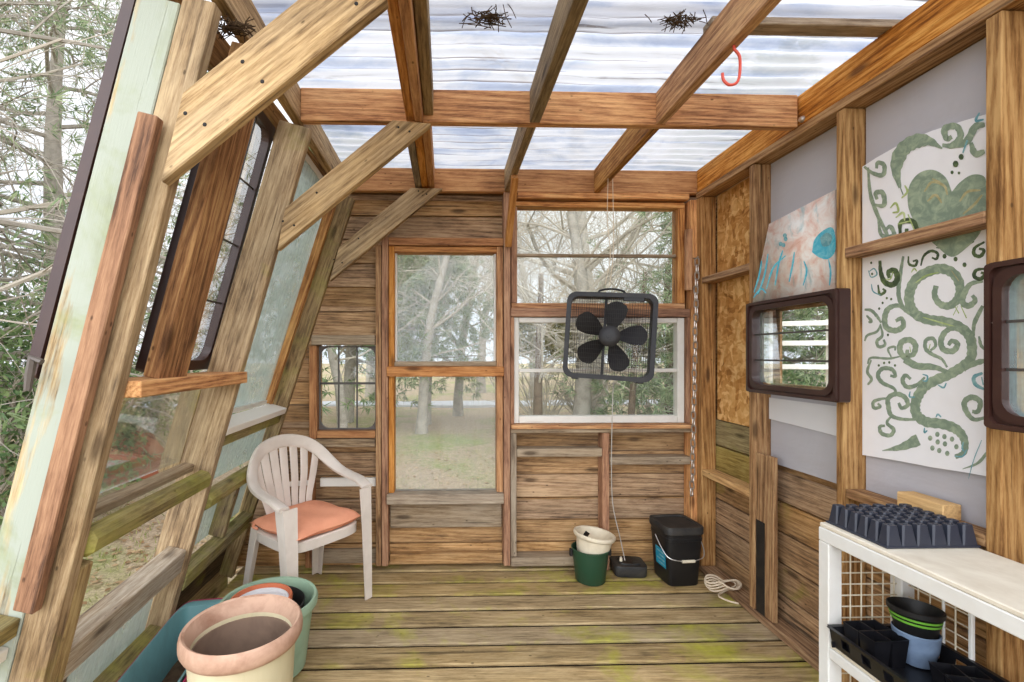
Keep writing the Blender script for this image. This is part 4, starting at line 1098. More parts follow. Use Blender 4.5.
tag(mb.build('plant_tag', M['black'], loc=(.80, 2.70, .25), rot=(R(8), R(35), R(20))), 'black plastic tag stuck in the ivory pot', 'tag')
for dx, lab in ((-.127, 'black clip on the left of the dark green pot'), (.129, 'black clip on the right of the dark green pot')):
    mb = MB(); mb.box(-.008,.008,-.012,.012,-.02,.02,.003)
    tag(mb.build('pot_clip', M['black'], loc=(.83+dx*.88, 2.70, .16)), lab, 'clip')
# ---- small black box with a white spout
bb_ = empty('sprayer_base', (1.085, 2.785, .001), R(-5), 'low black plastic box on the deck between pot and bucket', 'box')
mb = MB(); mb.lathe([(.001,0),(.088,0),(.092,.004),(.097,.058),(.094,.064),(.001,.066)], 40, sq=6, ax=1, ay=.82); mb.build('case', M['blackdusty'], bb_, smooth=True)
mb = MB(); mb.lathe([(.001,.066),(.06,.066),(.058,.070),(.001,.070)], 32, sq=6, ax=1, ay=.8); mb.build('lid', M['black'], bb_, smooth=True)
mb = MB(); mb.T = Matrix.Translation((-.045,-.01,.069)); mb.lathe([(.001,0),(.009,0),(.009,.018),(.006,.022),(.006,.026),(.001,.026)], 14); mb.build('cap', M['ivory'], bb_, smooth=True)
mb = MB(); mb.box(.02,.06,-.045,-.005,.0705,.0725); mb.build('sticker', M['blackdusty'], bb_)
# ---- black bucket with lid, wire handle and blue label
bk = empty('lidded_bucket', (1.33, 2.698, .001), R(4), 'square black bucket with lid and wire handle in the back corner', 'bucket')
BA, BB = .77, .80
mb = MB(); mb.lathe([(.001,0),(.112,0),(.118,.006),(.137,.255),(.141,.257),(.141,.270),(.138,.272),(.139,.288),(.143,.290),(.143,.300),(.001,.300)], 52, sq=6.5, ax=BA, ay=BB); mb.build('body', M['black'], bk, smooth=True)
mb = MB(); mb.lathe([(.1435,.292),(.148,.296),(.149,.328),(.145,.335),(.122,.335),(.119,.328),(.001,.328)], 52, sq=6.5, ax=BA, ay=BB); mb.build('lid', M['blackdusty'], bk, smooth=True)
mb = MB(); hp = cm3([(-.124,0,.262),(-.122,-.06,.215),(-.105,-.106,.172),(-.055,-.124,.158),(0,-.127,.156),(.055,-.124,.158),(.105,-.106,.172),(.126,-.06,.215),(.126,0,.262)], 5)
mb.tube(hp, .0028, 7); mb.build('handle', M['steel'], bk, smooth=True)
mb = MB(); mb.tube([(-.036,-.129,.155),(.036,-.129,.155)], .0085, 10); mb.build('grip', M['ivory'], bk, smooth=True)
lb = empty('label', (-.0995, .0, .135), rot=(0, R(-3.4), 0)); lb.parent = bk
mb = MB(); mb.box(-.0015,-.0005,-.07,.035,-.045,.055); mb.build('sticker', M['labelblue'], lb)
mb = MB()
for k, (z0_, y0_, y1_) in enumerate(((.035,-.06,.02),(.014,-.06,.0),(-.008,-.06,.02),(-.03,-.06,.01))): mb.box(-.0022,-.0015, y0_, y1_, z0_-.004, z0_+.004)
mb.build('print', M['pteal'], lb)
# ---- white cord coil in the corner
mb = MB(); rr = random.Random(3); pts = []
for k in range(60):
    a = k*.42; r_ = .055 + .02*math.sin(k*.9)
    pts.append((r_*math.cos(a)*1.2, r_*math.sin(a), .008 + .03*(k/60) + .01*math.sin(k*1.3)))
pts = [(-.02,-.17,.006),(-.06,-.14,.006),(-.07,-.08,.006)] + pts
mb.tube(cm3(pts, 3), .0045, 6)
tag(mb.build('rope_coil', M['string'], loc=(1.49, 2.50, .042), smooth=True), 'small tangle of white rope on the deck in the back corner', 'rope')

# ---- box fan hanging from two strings
fn = empty('box_fan', (.905, 2.60, 1.402), label='black box fan with five blades hanging in front of the windows', cat='fan', rot=(R(-2), R(3.6), R(-15)))
hs, dp = .236, .042
mb = MB(); ring(mb, rounded_rect(hs, hs, .05), rounded_rect(hs-.022, hs-.022, .04), -dp, dp); mb.build('housing', M['fan'], fn, smooth=True)
mb = MB(); ring(mb, rounded_rect(hs+.004, hs+.004, .052), rounded_rect(hs-.02, hs-.02, .04), -dp-.008, -dp+.006); mb.build('front_bezel', M['fan'], fn, smooth=True)
for nm, yy in (('front_grille', -dp), ('rear_grille', dp-.004)):
    mb = MB(); k = -.215
    st_ = .0102 if nm == 'front_grille' else .0145
    while k <= .2151: mb.tube([(k, yy, -.225), (k, yy, .225)], .0008, 4); k += st_
    k = -.2
    while k <= .201: mb.tube([(-.225, yy+.0018, k), (.225, yy+.0018, k)], .0008, 4); k += .025 if nm == 'front_grille' else .05
    mb.build(nm, M['fanwire'], fn)
mb = MB(); mb.T = Matrix.Rotation(R(90), 4, 'X')
mb.lathe([(.001,dp+.010),(.02,dp+.012),(.05,dp+.008),(.058,dp+.002),(.056,dp-.006),(.001,dp-.006)], 32); mb.lathe([(.014,dp+.012),(.014,dp+.018),(.001,dp+.018)], 16)
mb.build('grille_cap', M['fan'], fn, smooth=True)
mb = MB(); mb.T = Matrix.Rotation(R(90), 4, 'X'); mb.lathe([(.001,.035),(.045,.03),(.05,.0),(.05,-.03),(.001,-.03)], 28); mb.build('hub', M['fan'], fn, smooth=True)
for k in range(5):
    an = R(6 + 72*k); mb = MB(); vs = []; nr, nc = 10, 8
    for sd in (0, 1):
        for i in range(nr+1):
            u = i/nr; r_ = .045 + .158*u; half = (.022 + .040*math.sin(min(1,u*1.05)*math.pi*.72))*(1 - .75*max(0,(u-.8)/.2)**2)
            for j in range(nc+1):
                v_ = -1 + 2*j/nc; s_ = v_*half; pitch_ = R(32 - 14*u)
                x_, y_ = r_, s_*math.cos(pitch_)
                d_ = s_*math.sin(pitch_) + (.0012 if sd else -.0012)
                vs.append((x_*math.cos(an) - y_*math.sin(an), d_, x_*math.sin(an) + y_*math.cos(an)))
    n = (nr+1)*(nc+1); fs = []
    for i in range(nr):
        for j in range(nc):
            q = i*(nc+1)+j; f = (q, q+1, q+nc+2, q+nc+1); fs.append(f); fs.append(tuple(n+t_ for t_ in f[::-1]))
    mb.add(vs, fs); mb.build('blade', M['fan'], fn, smooth=True)
mb = MB(); mb.box(-.032,-.016,dp-.014,dp-.005,-.225,.225); mb.build('motor_strut', M['fan'], fn)
mb = MB(); mb.box(.06,.17,-dp-.004,-dp+.004,.195,.222,.003); mb.build('control_plate', M['fan'], fn)
mb = MB(); mb.tube(cm3([(-.075,0,hs),(-.06,0,hs+.022),(0,0,hs+.032),(.06,0,hs+.022),(.075,0,hs)], 4), .006, 8); mb.build('handle', M['fan'], fn, smooth=True)
for sx in (-.17, .17):
    mb = MB(); mb.box(sx-.02, sx+.02, -.05, .05, -hs-.012, -hs+.001, .004); mb.build('foot', M['fan'], fn)
# strings and cord
hk = V((.912, 2.60, 2.284)); hd = V((.895, 2.60, 1.668))
for dx, lab in ((-.012, 'left pale string holding up the box fan'), (.014, 'right pale string holding up the box fan')):
    mb = MB(); mb.tube(cm3([(hk.x+dx, 2.60, 2.284), (hk.x+dx*1.3, 2.60, 2.05), (hk.x+dx*.6+.008, 2.60, 1.85), (hd.x+dx, 2.60, 1.69)], 4), .0022, 6)
    tag(mb.build('fan_string', M['string'], smooth=True), lab, 'string')
mb = MB(); mb.tube(cm3([(.94,2.63,1.145),(.945,2.66,.95),(.955,2.70,.70),(.985,2.765,.42),(1.04,2.79,.20),(1.06,2.77,.0785)], 5), .0028, 6)
tag(mb.build('power_cable', M['cord'], smooth=True), 'thin grey cable trailing from the fan down to the deck', 'cord')

# ---- hanging chain
chn = empty('hanging_chain', (0,0,0), label='galvanised chain hanging from a nail in the back corner', cat='chain')
c0, c1 = onY(697, 262, 2.755), onY(692, 492, 2.755)
mbl = MB(); pts = []
for k in range(20):
    a = 2*math.pi*k/20; pts.append((.0115*math.cos(a), 0, .0125*math.sin(a) + (.012 if math.sin(a) > 1e-6 else (-.012 if math.sin(a) < -1e-6 else 0))))
mbl.tube(pts, .0042, 6, closed=True)
nl = int((c0.z - c1.z) / .0395); first = None
for k in range(nl):
    p = c0.lerp(c1, k/(nl-1)) + V((.0025*math.sin(k*1.1), 0, 0))
    if first is None: first = mbl.build('link', M['chain'], chn, smooth=True); lk = first
    else: lk = first.copy(); C.objects.link(lk); lk.parent = chn
    lk.location = p; lk.rotation_euler = (0, R(1.5), R(35 if k % 2 else 125))
mb = MB(); mb.tube([(c0.x+.01, 2.815, c0.z+.035), (c0.x, 2.757, c0.z+.02), (c0.x-.002, 2.74, c0.z+.03)], .003, 6)
mb.build('nail', M['steel'], chn, smooth=True)

# ---- red hook
mb = MB(); mb.tube(cm3([(-.003,0,.012),(.0,0,-.002),(.016,0,-.026),(.016,0,-.08),(.006,0,-.108),(-.018,0,-.115),(-.036,0,-.1),(-.040,0,-.078)], 5), .0045, 8)
tag(mb.build('utility_hook', M['redhook'], loc=(.918, 1.475, 2.276), smooth=True), 'red plastic coated hook screwed under the blotchy rafter', 'hook')
# ---- nests under the roof
def nest(px, py, z, s, seed, lab):
    rr = random.Random(seed); p = onZ(px, py, z); mb = MB()
    for k in range(70):
        c = V((rr.gauss(0,.045)*s, rr.gauss(0,.018)*s, rr.uniform(-.02,.012)*s)); d = V((rr.gauss(0,1), rr.gauss(0,.5), rr.gauss(0,.35))).normalized()*rr.uniform(.015,.05)*s
        mb.tube([c - d, c + V((rr.uniform(-.01,.01),)*3)*s, c + d], .0022*s, 4)
    tag(mb.build('debris_nest', M['nest'], loc=p), lab, 'nest')
nest(487, 17, 2.448, .8, 1, 'clump of dry nest debris under the roof, between tripled and middle rafters')
nest(681, 20, 2.448, .7, 2, 'smaller clump of nest debris under the roof, left of the hook rafter')
nest(228, 26, 2.25, .8, 3, 'cobwebbed debris at the top of the left camper window')

# ---- white rack with wire mesh
RX0, RX1, RY0, RY1, RZ = 1.222, 1.512, .62, 1.515, .752
rk = empty('wire_rack', (0,0,0), label='white painted wooden rack with wire mesh ends along the right wall', cat='rack')
def rb(name, x0, x1, y0, y1, z0, z1, mat='white', ch=.003):
    mb = MB(); mb.box(x0, x1, y0, y1, z0, z1, ch); return mb.build(name, M[mat], rk)
rb('top_board', RX0+.002, RX1, RY0, RY1-.002, RZ-.014, RZ, 'dirtywhite')
rb('front_rail', RX0, RX0+.02, RY0, RY1, RZ-.058, RZ-.0145); rb('end_rail', RX0+.0205, RX1, RY1-.02, RY1, RZ-.058, RZ-.0145); rb('back_rail', RX1-.02, RX1, RY0, RY1-.0205, RZ-.058, RZ-.0145)
for (x, y) in ((RX0, RY1-.042), (RX0, RY0)): rb('leg', x, x+.045, y, y+.042, .001, RZ-.0585)
for (x, y) in ((RX1-.05, RY1-.042), (RX1-.05, RY0)): rb('leg', x, x+.045, y, y+.042, .001, RZ-.0585)
rb('lower_shelf', RX0+.004, RX1-.002, RY0, RY1-.044, .365, .379, 'dirtywhite'); rb('lower_rail', RX0-.001, RX0+.019, RY0, RY1-.0425, .33, .3645); rb('lower_end_rail', RX0+.046, RX1-.051, RY1-.022, RY1-.002, .335, .379, 'dirtywhite')
def meshpanel(name, axis, a0, a1, c, z0, z1, st=.036):
    mb = MB(); k = a0
    P = (lambda a, z: (a, c, z)) if axis == 'x' else (lambda a, z: (c, a, z))
    while k <= a1 + 1e-6: mb.tube([P(k, z0), P(k, z1)], .0021, 5); k += st
    k = z0
    while k <= z1 + 1e-6: mb.tube([P(a0, k), P(a1, k)], .0021, 5); k += st
    return mb.build(name, M['wire'], rk)
meshpanel('wire_mesh', 'x', RX0+.046, RX1-.055, RY1-.03, .38, RZ-.06); meshpanel('wire_mesh', 'x', RX0+.046, RX1-.055, RY1-.03, .02, .33)
meshpanel('wire_mesh', 'y', 1.295, RY1-.045, RX1-.03, .381, RZ-.06)
rb('mesh_edge_bar', RX1-.036, RX1-.024, 1.283, 1.295, .38, RZ-.0585); rb('mesh_edge_bar', RX1-.034, RX1-.026, 1.36, 1.367, .38, RZ-.0585)

# ---- cell tray turned upside down on the rack
tr = empty('seed_tray', (1.378, 1.400, RZ+.001), 0, 'dark slate seedling tray lying upside down on the white rack', 'tray')
hx_, hy_ = .137, .108
mb = MB(); mb.box(-hx_, hx_, -hy_, hy_, 0, .006, .002); mb.build('rim', M['tray'], tr)
mb = MB()
nx_, ny_ = 6, 6; cx_, cy_ = 2*hx_*.97/nx_, 2*hy_*.97/ny_; h_ = .062
cell_mb = MB()
def cell(cm, x, y):
    a, b, tt = cx_*.49, cy_*.49, .68
    def loop(k, z, c):
        A, B_ = a*k, b*k; q = c*A; return [(x-A+q,y-B_,z),(x+A-q,y-B_,z),(x+A,y-B_+q,z),(x+A,y+B_-q,z),(x+A-q,y+B_,z),(x-A+q,y+B_,z),(x-A,y+B_-q,z),(x-A,y-B_+q,z)]
    L = [loop(1,.0062,.15), loop(tt,h_-.003,.3), loop(tt*.92,h_,.3), loop(.34,h_,.5), loop(.28,h_-.006,.5)]
    vs = [p for l in L for p in l]; fs = []
    for i in range(len(L)-1):
        for k in range(8): fs.append((i*8+k, i*8+(k+1) % 8, (i+1)*8+(k+1) % 8, (i+1)*8+k))
    fs.append(tuple(range((len(L)-1)*8, len(L)*8)))
    cm.add(vs, fs)
cell(cell_mb, 0, 0); first = None
for i in range(nx_):
    for j in range(ny_):
        if first is None: o = first = cell_mb.build('cell', M['tray'], tr)
        else: o = first.copy(); C.objects.link(o); o.parent = tr
        o.location = ((i - (nx_-1)/2)*cx_, (j - (ny_-1)/2)*cy_, 0)
# ---- wood block
lumber('wood_block', (1.555, 1.405, .8145), (1.555, 1.555, .8145), (1,0,0), .06, .048, M['paleblock'], 'short pale wood block on the side wall behind the upside down tray', 'block')
# it lies on a cleat fixed between the studs
lumber('cleat', (1.558, 1.291, .772), (1.558, 1.756, .772), (1,0,0), .07, .034, M['stud'], 'cleat between two studs under the pale wood block', 'cleat')
# ---- black flat tray, cell inserts, striped pot and blue bowl on the lower shelf
ft = empty('flat_tray', (1.341, 1.142, .381), label='long black nursery tray on the lower shelf of the rack', cat='tray')
fx, fy, fh = .13, .315, .058
mb = MB(); mb.box(-fx+.012, fx-.012, -fy+.012, fy-.012, 0, .003); mb.build('base', M['blackshiny'], ft)
mb = MB()
ring_o = [(-fx,-fy),(fx,-fy),(fx,fy),(-fx,fy)]
for (x0,y0),(x1,y1) in zip(ring_o, ring_o[1:] + ring_o[:1]):
    n_ = 9 if abs(y1-y0) > .3 else 4
    d = V((x1-x0, y1-y0, 0)); nrm = V((-d.y, d.x, 0)).normalized()
    P = lambda u, z, o: V((x0, y0, 0)) + d*u + nrm*(o + (fh - z)*.16) + V((0,0,z))
    for z0_, z1_ in ((0,.016),(.044,fh)):
        mb.hexa([P(0,z0_,.0),P(1,z0_,.0),P(1,z0_,.003),P(0,z0_,.003),P(0,z1_,.0),P(1,z1_,.0),P(1,z1_,.003),P(0,z1_,.003)])
    for k in range(n_):
        u0, u1 = (k+.0)/n_, (k+.58)/n_
        mb.hexa([P(u0,.016,0),P(u1,.016,0),P(u1,.016,.003),P(u0,.016,.003),P(u0,.044,0),P(u1,.044,0),P(u1,.044,.003),P(u0,.044,.003)])
    mb.hexa([P(0,fh,-.008),P(1,fh,-.008),P(1,fh,.004),P(0,fh,.004),P(0,fh+.003,-.008),P(1,fh+.003,-.008),P(1,fh+.003,.004),P(0,fh+.003,.004)])
mb.build('slotted_side', M['blackshiny'], ft)
def insert(x, y, z, rz, lab, cols=2, rows=2, s=.062, h=.058, rx=0):
    e = empty('cell_insert', (x, y, z), label=lab, cat='insert', rot=(R(rx), 0, R(rz)))
    for i in range(cols):
        for j in range(rows):
            mb = MB(); a = s/2; px_, py_ = (i-(cols-1)/2)*s, (j-(rows-1)/2)*s
            mb.T = Matrix.Translation((px_, py_, 0)); k = a*1.414
            mb.T = mb.T @ Matrix.Rotation(R(45), 4, 'Z')
            mb.lathe([(.001,0),(k*.72,0),(k*.96,h-.002),(k*.995,h),(k*.93,h),(k*.69,.003),(.001,.003)], 4); mb.build('cell', M['blackshiny'], e)
insert(1.291, 1.384, .3845, 2, 'black cell insert standing at the far end of the nursery tray', 2, 2, .054, .085)
insert(1.388, 1.215, .3845, -14, 'black cell insert lying loosely in the middle of the tray', 2, 2, .055)
sp = V((1.418, 1.345, 0))
pot('glazed_bowl', (1.405, 1.372, .3845), [('bowl', [(.001,0),(.03,0),(.036,.004),(.056,.045),(.06,.085),(.057,.088),(.053,.06),(.03,.01),(.001,.008)], 'blueglaze')], 'blue grey glazed bowl in the nursery tray', 'bowl', n=32) if False else None
gb = pot('glazed_bowl', (1.398, 1.365, .385), [('bowl', [(.001,0),(.034,0),(.04,.004),(.051,.05),(.056,.095),(.053,.098),(.049,.06),(.034,.01),(.001,.008)], 'blueglaze')], 'blue grey glazed bowl under the green striped pot', 'bowl', n=32)
sp_ = empty('striped_pot', (1.398, 1.365, .448), label='small black pot with two lime stripes in the glazed bowl', cat='pot', rot=(R(-3), R(2), 0)); sp_.scale = (.95,)*3
mb = MB(); mb.lathe([(.001,0),(.04,0),(.044,.004),(.062,.085),(.068,.09),(.069,.104),(.066,.106),(.058,.085),(.04,.008),(.001,.006)], 36); mb.build('body', M['black'], sp_, smooth=True)
for z0_ in (.066, .078):
    r0, r1 = .044+.018*(z0_-.004)/.081, .044+.018*(z0_+.004)/.081
    mb = MB(); mb.lathe([(r0+.0003,z0_-.003),(r0+.0012,z0_-.003),(r1+.0012,z0_+.004),(r1+.0003,z0_+.004)], 36); mb.build('stripe', M['lime'], sp_, smooth=True)

# ================================================================ OUTSIDE
GZ = -.55
def gheight(x, y):
    d = math.hypot(x, y - 1)
    return GZ + .05*math.sin(x*.7+1)*math.cos(y*.6) + (.0 if d < 6 else 0) + .05*max(0, d-12)*.35 * (.6 if y > 0 else 1)*.55
mb = MB(); nx_, ny_ = 80, 80; vs = []
for i in range(ny_+1):
    for j in range(nx_+1):
        x = -50 + 100*j/nx_; y = -30 + 110*i/ny_; vs.append((x, y, gheight(x, y)))
mb.add(vs, [(i*(nx_+1)+j, i*(nx_+1)+j+1, (i+1)*(nx_+1)+j+1, (i+1)*(nx_+1)+j) for i in range(ny_) for j in range(nx_)])
g = mb.build('ground', M['ground'], smooth=True); tag(g, kind='structure')
mb = MB(); vs = []
for j in range(61):
    x = -30 + j
    for y in (16.6 + .03*x, 17.9 + .03*x): vs.append((x, y, max(gheight(x, y-1), gheight(x, y+1), gheight(x, y)) + .06))
for j in range(61):
    x = -30 + j
    for y in (16.6 + .03*x, 17.9 + .03*x): vs.append((x, y, gheight(x, y) - .2))
mb.add(vs, [(2*j, 2*j+2, 2*j+3, 2*j+1) for j in range(60)] + [(122+2*j, 2*j+122+1, 122+2*j+3, 122+2*j+2) for j in range(60)] + [(2*j, 122+2*j, 122+2*j+2, 2*j+2) for j in range(60)])
tag(mb.build('road', M['road']), kind='structure')

OFF = [V((0,0,0))]
def inside(p):
    q = p + OFF[0]; return -2.5 < q.x < 3.0 and -3.0 < q.y < 4.6 and q.z < 5.5
def branchy(mb, p, d, L, r, depth, rr, spread=.6, up=.08, tips=None, n0=5, keep=3, droop=0.0):
    n = 4 if depth > 0 else 3; pts = [p.copy()]; rs_ = [r]; q = p.copy(); dd = d.normalized(); kids = []
    for i in range(n):
        dd = (dd + V((rr.gauss(0,.16), rr.gauss(0,.16), rr.gauss(0,.10) + up - droop))).normalized()
        q = q + dd*(L/n)
        if inside(q) or inside(q + dd*.25): return
        pts.append(q.copy()); rs_.append(r*(1 - .55*(i+1)/n)); kids.append((q.copy(), dd.copy(), rs_[-1]))
    mb.tube(pts, rs_, 6 if r > .05 else (5 if r > .015 else 3), cap=False)
    if depth <= 0:
        if tips is not None: tips.append((q.copy(), dd.copy()))
        return
    for q_, d_, r_ in kids[(0 if depth < 3 else 1):]:
        for k in range(keep if q_ is not kids[-1][0] else keep):
            if rr.random() < .18: continue
            side = V((rr.gauss(0,1), rr.gauss(0,1), rr.gauss(0,.7))); side = (side - d_*side.dot(d_)).normalized()
            nd = (d_*(1-spread*.55) + side*spread*rr.uniform(.7,1.3)).normalized()
            branchy(mb, q_, nd, L*rr.uniform(.45,.72), r_*rr.uniform(.42,.62), depth-1, rr, spread, up, tips, keep=keep, droop=droop)
def bare_tree(x, y, h, r, seed, label, depth=3, lean=(0,0), keep=2, mat='bark', group='bare trees beyond the greenhouse'):
    rr = random.Random(seed); z = gheight(x, y) - .1; OFF[0] = V((x, y, z)); e = empty('bare_tree', (x, y, z), label=label, cat='tree', group=group)
    mb = MB(); tw = MB(); pts = [V((0,0,0))]; rs_ = [r*1.25]; d = V((lean[0], lean[1], 1)).normalized(); q = V((0,0,0)); N = 8
    for i in range(N):
        d = (d + V((rr.gauss(0,.06), rr.gauss(0,.06), .03))).normalized(); q = q + d*(h*.62/N); pts.append(q.copy()); rs_.append(r*(1-.5*(i+1)/N))
    mb.tube(pts, rs_, 10, cap=False); mb.build('trunk', M[mat], e, smooth=True)
    for i in range(3, N+1):
        for k in range(3 if i < N else 4):
            a = rr.uniform(0, 6.28); side = V((math.cos(a), math.sin(a), rr.uniform(.2,.9)))
            branchy(tw, pts[i], side, h*rr.uniform(.2,.36), rs_[i]*rr.uniform(.2,.36), depth-1, rr, .75, .05, keep=keep)
    tw.build('branches', M['twig'], e, smooth=True); return e
def needles(fm, p, d, rr, n=14, L=.13, w=.006):
    if inside(p + d*.3): return
    for k in range(n):
        s = V((rr.gauss(0,1), rr.gauss(0,1), rr.gauss(0,1))); nd = (d*.7 + s*.6).normalized(); o = p + s*.02
        sd = nd.cross(V((rr.gauss(0,1), rr.gauss(0,1), rr.gauss(0,1)))).normalized()*w; l = L*rr.uniform(.7,1.2)
        fm.add([o - sd, o + sd, o + nd*l], [(0,1,2)])
def pine(x, y, h, r, seed, label, crown=.18, reach=.36, nbr=44, tuft=14, L=.14, w=.007, mat='needle', group='pines beyond the leaning wall', dens=1.0, barkm='bark'):
    rr = random.Random(seed); z = gheight(x, y) - .1; OFF[0] = V((x, y, z)); e = empty('pine_tree', (x, y, z), label=label, cat='tree', group=group)
    mb = MB(); fm = MB(); bmx = MB(); pts = []; rs_ = []; N = 9
    for i in range(N+1): pts.append(V((.1*math.sin(i*.8+seed)*r*4, .1*math.cos(i*.7+seed)*r*4, h*i/N))); rs_.append(r*(1.1 - .95*i/N))
    mb.tube(pts, rs_, 10, cap=False); mb.build('trunk', M[barkm], e, smooth=True)
    for k in range(nbr):
        u = crown + (1-crown)*(k+rr.random())/nbr; f = u*N; i = min(int(f), N-1); p = pts[i].lerp(pts[i+1], f-i)
        a = k*2.4 + rr.uniform(-.4,.4); Lb = h*reach*(1-.72*(u-crown)/(1-crown))*rr.uniform(.7,1.1)
        tips = []; d = V((math.cos(a), math.sin(a), rr.uniform(.0,.35)))
        branchy(bmx, p, d, Lb, max(.008, r*.30*(1-u*.6)), 2, rr, .7, .02, tips, keep=2, droop=.05)
        for (q, dd) in tips:
            for m_ in range(max(1, int(2*dens))):
                if rr.random() < dens: needles(fm, q + V((rr.gauss(0,.07), rr.gauss(0,.07), rr.gauss(0,.05))), dd, rr, tuft, L, w)
    bmx.build('branches', M[barkm], e, smooth=True); fm.build('foliage', M[mat], e); return e
def shrub(x, y, rx, rz, seed, label, mat='needle2', n=2600, group='shrubs around the greenhouse', leaf=.05, zc=None, hz=None):
    rr = random.Random(seed); z = gheight(x, y) - .05; OFF[0] = V((x, y, z)); e = empty('shrub', (x, y, z), label=label, cat='shrub', group=group)
    st = MB()
    for k in range(22):
        a = rr.uniform(0,6.28); branchy(st, V((rr.gauss(0,.12)*rx, rr.gauss(0,.12)*rx, 0)), V((math.cos(a)*.7, math.sin(a)*.7, 1)), rz*rr.uniform(.6,1.05), .02, 1, rr, .6, .05, keep=2)
    st.build('stems', M['twig'], e, smooth=True)
    fm = MB()
    for k in range(n):
        a, b = rr.uniform(0,6.28), math.acos(rr.uniform(-.5,1)); q = rr.uniform(.5,1)**.5*(1+.15*math.sin(a*5+seed)*math.sin(b*4))
        p = V((rx*q*math.sin(b)*math.cos(a), rx*q*math.sin(b)*math.sin(a), (rz*.45 if zc is None else zc) + (rz*.55 if hz is None else hz)*q*math.cos(b)))
        u = V((rr.gauss(0,1), rr.gauss(0,1), rr.gauss(0,1))).normalized()*leaf*rr.uniform(.6,1.4); v_ = u.cross(V((rr.gauss(0,1), rr.gauss(0,1), rr.gauss(0,1)))).normalized()*leaf*.35
        fm.add([p-u, p+v_, p+u, p-v_], [(0,1,2,3)])
    fm.build('foliage', M[mat], e); return e

# left of the greenhouse
pine(-5.2, 3.0, 9.0, .16, 11, 'pine tree behind the near leaning post, left of the greenhouse', .12, .40, 38, dens=.85)
pine(-7.2, 5.6, 11.0, .20, 12, 'tall pine farther out beyond the left wall', .15, .34, 38, dens=.85, w=.010)
pine(-6.6, 8.2, 10.0, .2, 13, 'pine seen through the middle of the left wall', .1, .34, 40, w=.012, L=.17, dens=.8)
pine(-8.5, 2.6, 10.0, .2, 14, 'pine at the left edge of the view', .12, .36, 34, w=.010, dens=.85)
bare_tree(-4.3, 2.2, 7.5, .12, 21, 'bare pale tree with long limbs at the left edge', 4, (.05,.1), 2)
bare_tree(-6.2, 4.6, 8.0, .15, 22, 'bare grey tree between the pines on the left', 4, (.1,-.1), 2)
bare_tree(-6.9, 11.4, 7.0, .2, 23, 'dark trunked tree behind the rust brown heap', 4, (0,0), 2)
shrub(-4.5, 4.7, 1.25, 2.55, 31, 'bushy evergreen shrub at the lower left edge', 'needle2', 9000, leaf=.045)
shrub(-6.5, 9.6, 2.2, 1.9, 32, 'dark evergreen shrub seen under the left ledge', 'needle2', 7000, leaf=.055)
shrub(-6.4, 6.4, 1.4, 1.8, 33, 'evergreen shrub beyond the mossy rails', 'needle2', 6000, leaf=.055)
# back of the greenhouse
bare_tree(4.35, 14.0, 14, .40, 41, 'big grey tree seen behind the box fan', 4, (0,0), 2)
bare_tree(1.75, 9.0, 5.6, .10, 42, 'slim dark tree at the left of the lower right window', 3, (.02,0), 2, 'bark2')
bare_tree(2.75, 9.6, 8.0, .20, 43, 'thick leaning tree beyond the lower right window', 4, (-.05,0), 2)
bare_tree(3.2, 8.2, 5.6, .07, 44, 'thin tree under the hanging fan', 3, (.12,0), 2, 'bark2')
bare_tree(4.6, 9.5, 6.5, .12, 45, 'tree at the right of the lower right window', 4, (0,0), 2, 'bark2')
bare_tree(3.6, 19.5, 11, .2, 46, 'bare tree across the road, behind the fan', 4, (0,0), 2)
bare_tree(6.9, 20.5, 11, .2, 47, 'bare tree across the road, right of the fan', 4, (0,0), 2)
bare_tree(-.6, 11.0, 8, .13, 48, 'forked tree behind the tall window', 4, (.1,0), 2)
bare_tree(.35, 14.5, 9, .15, 49, 'grey tree behind the right of the tall window', 4, (-.05,0), 2)
bare_tree(-2.3, 10.5, 8, .12, 50, 'bare tree behind the small rounded window', 4, (0,0), 2)
bare_tree(1.6, 22, 12, .22, 51, 'bare tree across the road, between tall window and fan', 4, (0,0), 2)
bare_tree(-3.4, 21, 12, .22, 52, 'bare tree across the road, behind the small window', 4, (0,0), 2)
pine(-.5, 12.5, 6.0, .14, 61, 'pine whose boughs fill the top of the tall window', .3, .26, 24, w=.014, L=.2, mat='needle', group='pines behind the back wall')
pine(-2.7, 13.0, 8.0, .17, 62, 'evergreen behind the top of the small rounded window', .2, .30, 34, w=.014, L=.2, mat='needle2', group='pines behind the back wall')
shrub(2.1, 10.3, 1.0, 2.1, 71, 'olive shrub behind the left half of the lower right window', 'shrubleaf', 5000, leaf=.055, zc=2.2, hz=.85)
shrub(5.1, 11.0, 1.2, 2.1, 72, 'olive shrub behind the right end of the lower right window', 'shrubleaf', 5000, leaf=.06, zc=2.2, hz=.85)
shrub(3.7, 12.2, 1.1, 1.9, 73, 'olive shrub straight behind the box fan', 'shrubleaf', 4500, leaf=.06, zc=2.3, hz=.85)
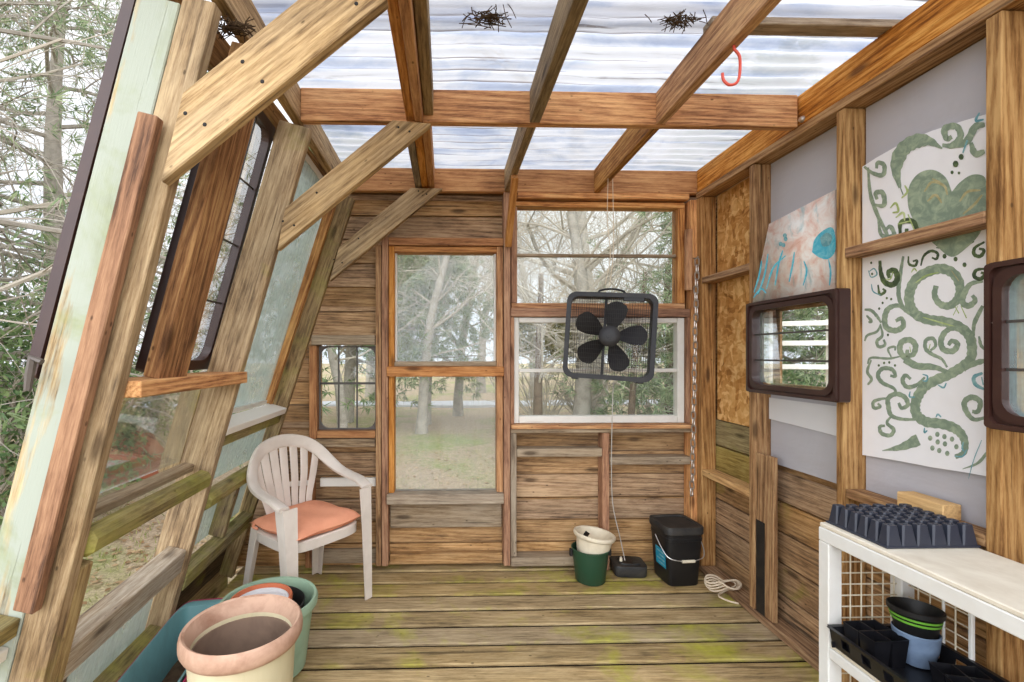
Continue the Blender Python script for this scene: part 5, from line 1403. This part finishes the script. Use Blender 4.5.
# railing and trees seen through the farther side window
dr = empty('deck_railing', (0,0,0), label='pale deck railing outside the farther brown framed window', cat='railing')
for zz in (1.18, 1.42, 1.62): lumber('rail', (3.1, 4.9, zz), (4.6, 4.2, zz), (0,0,1), .05, .035, M['whitewood'], parent=dr, kind='thing')
for u in (.02, .5, .98): lumber('post', (3.1+1.5*u, 4.94-.7*u, gheight(3.5,4.5)-.1), (3.1+1.5*u, 4.94-.7*u, 1.66), (1,0,0), .08, .08, M['whitewood'], parent=dr, kind='thing')
pine(5.6, 8.2, 7.0, .15, 63, 'bushy pine beyond the pale deck railing', .08, .36, 46, w=.012, L=.18, mat='needle', group='trees beyond the side window')
shrub(4.6, 6.4, 1.2, 1.7, 74, 'dark shrub behind the pale deck railing', 'needle2', 5000, leaf=.05)
# log and rusty heap in the grass on the left
mb = MB(); mb.tube([(-.5,0,0),(-.1,.03,.02),(.4,-.02,0)], [.045,.05,.04], 10)
tag(mb.build('fallen_log', M['bark2'], loc=(-2.0, 2.9, gheight(-2.0,2.9)+.05), rot=(0,0,R(20)), smooth=True), 'fallen log on the grass left of the greenhouse', 'log')
mb = MB(); mb.lathe([(.75,0),(.7,.25),(.5,.5),(.2,.62),(.001,.64)], 18)
rr = random.Random(9)
for v_ in mb.v: v_ += V((rr.gauss(0,.05), rr.gauss(0,.05), rr.gauss(0,.03)))
tag(mb.build('rusty_heap', M['rust'], loc=(-5.1, 7.4, gheight(-5.1,7.4)), smooth=True), 'rust brown heap in the grass seen under the left ledge', 'heap')
# grass and leaves near the left wall and behind the back wall
rr = random.Random(17); gm = MB(); lm = MB()
for k in range(9000):
    if k % 3: x, y = rr.uniform(-5,-1.45), rr.uniform(.2,6)
    else: x, y = rr.uniform(-2.5,5), rr.uniform(3.2,9)
    z = gheight(x, y); a = rr.uniform(0,6.28); h_ = rr.uniform(.02,.06); d = V((math.cos(a), math.sin(a), 0))
    if rr.random() < .6:
        gm.add([V((x,y,z-.01)) - d*.006, V((x,y,z-.01)) + d*.006, V((x,y,z+h_)) + V((rr.gauss(0,.02), rr.gauss(0,.02), 0))], [(0,1,2)])
    else:
        u = d*rr.uniform(.02,.05); v_ = V((-d.y, d.x, rr.uniform(-.3,.5)))*.018; p = V((x,y,z+.012))
        lm.add([p-u, p+v_, p+u, p-v_], [(0,1,2,3)])
tag(gm.build('grass', M['grassblade']), 'short grass around the greenhouse', 'grass', kind='stuff')
tag(lm.build('fallen_leaves', M['litter']), 'dry fallen leaves around the greenhouse', 'leaves', kind='stuff')

# ================================================================ view settings
sc = bpy.context.scene
sc.view_settings.view_transform = 'Standard'; sc.view_settings.look = 'None'
sc.view_settings.exposure = .53; sc.view_settings.gamma = 1.0; sc.view_settings.use_curve_mapping = False
sc.cycles.use_denoising = True; sc.cycles.max_bounces = 10; sc.cycles.diffuse_bounces = 5; sc.cycles.transparent_max_bounces = 16
sc.cycles.transmission_bounces = 6; sc.cycles.caustics_reflective = False; sc.cycles.caustics_refractive = False
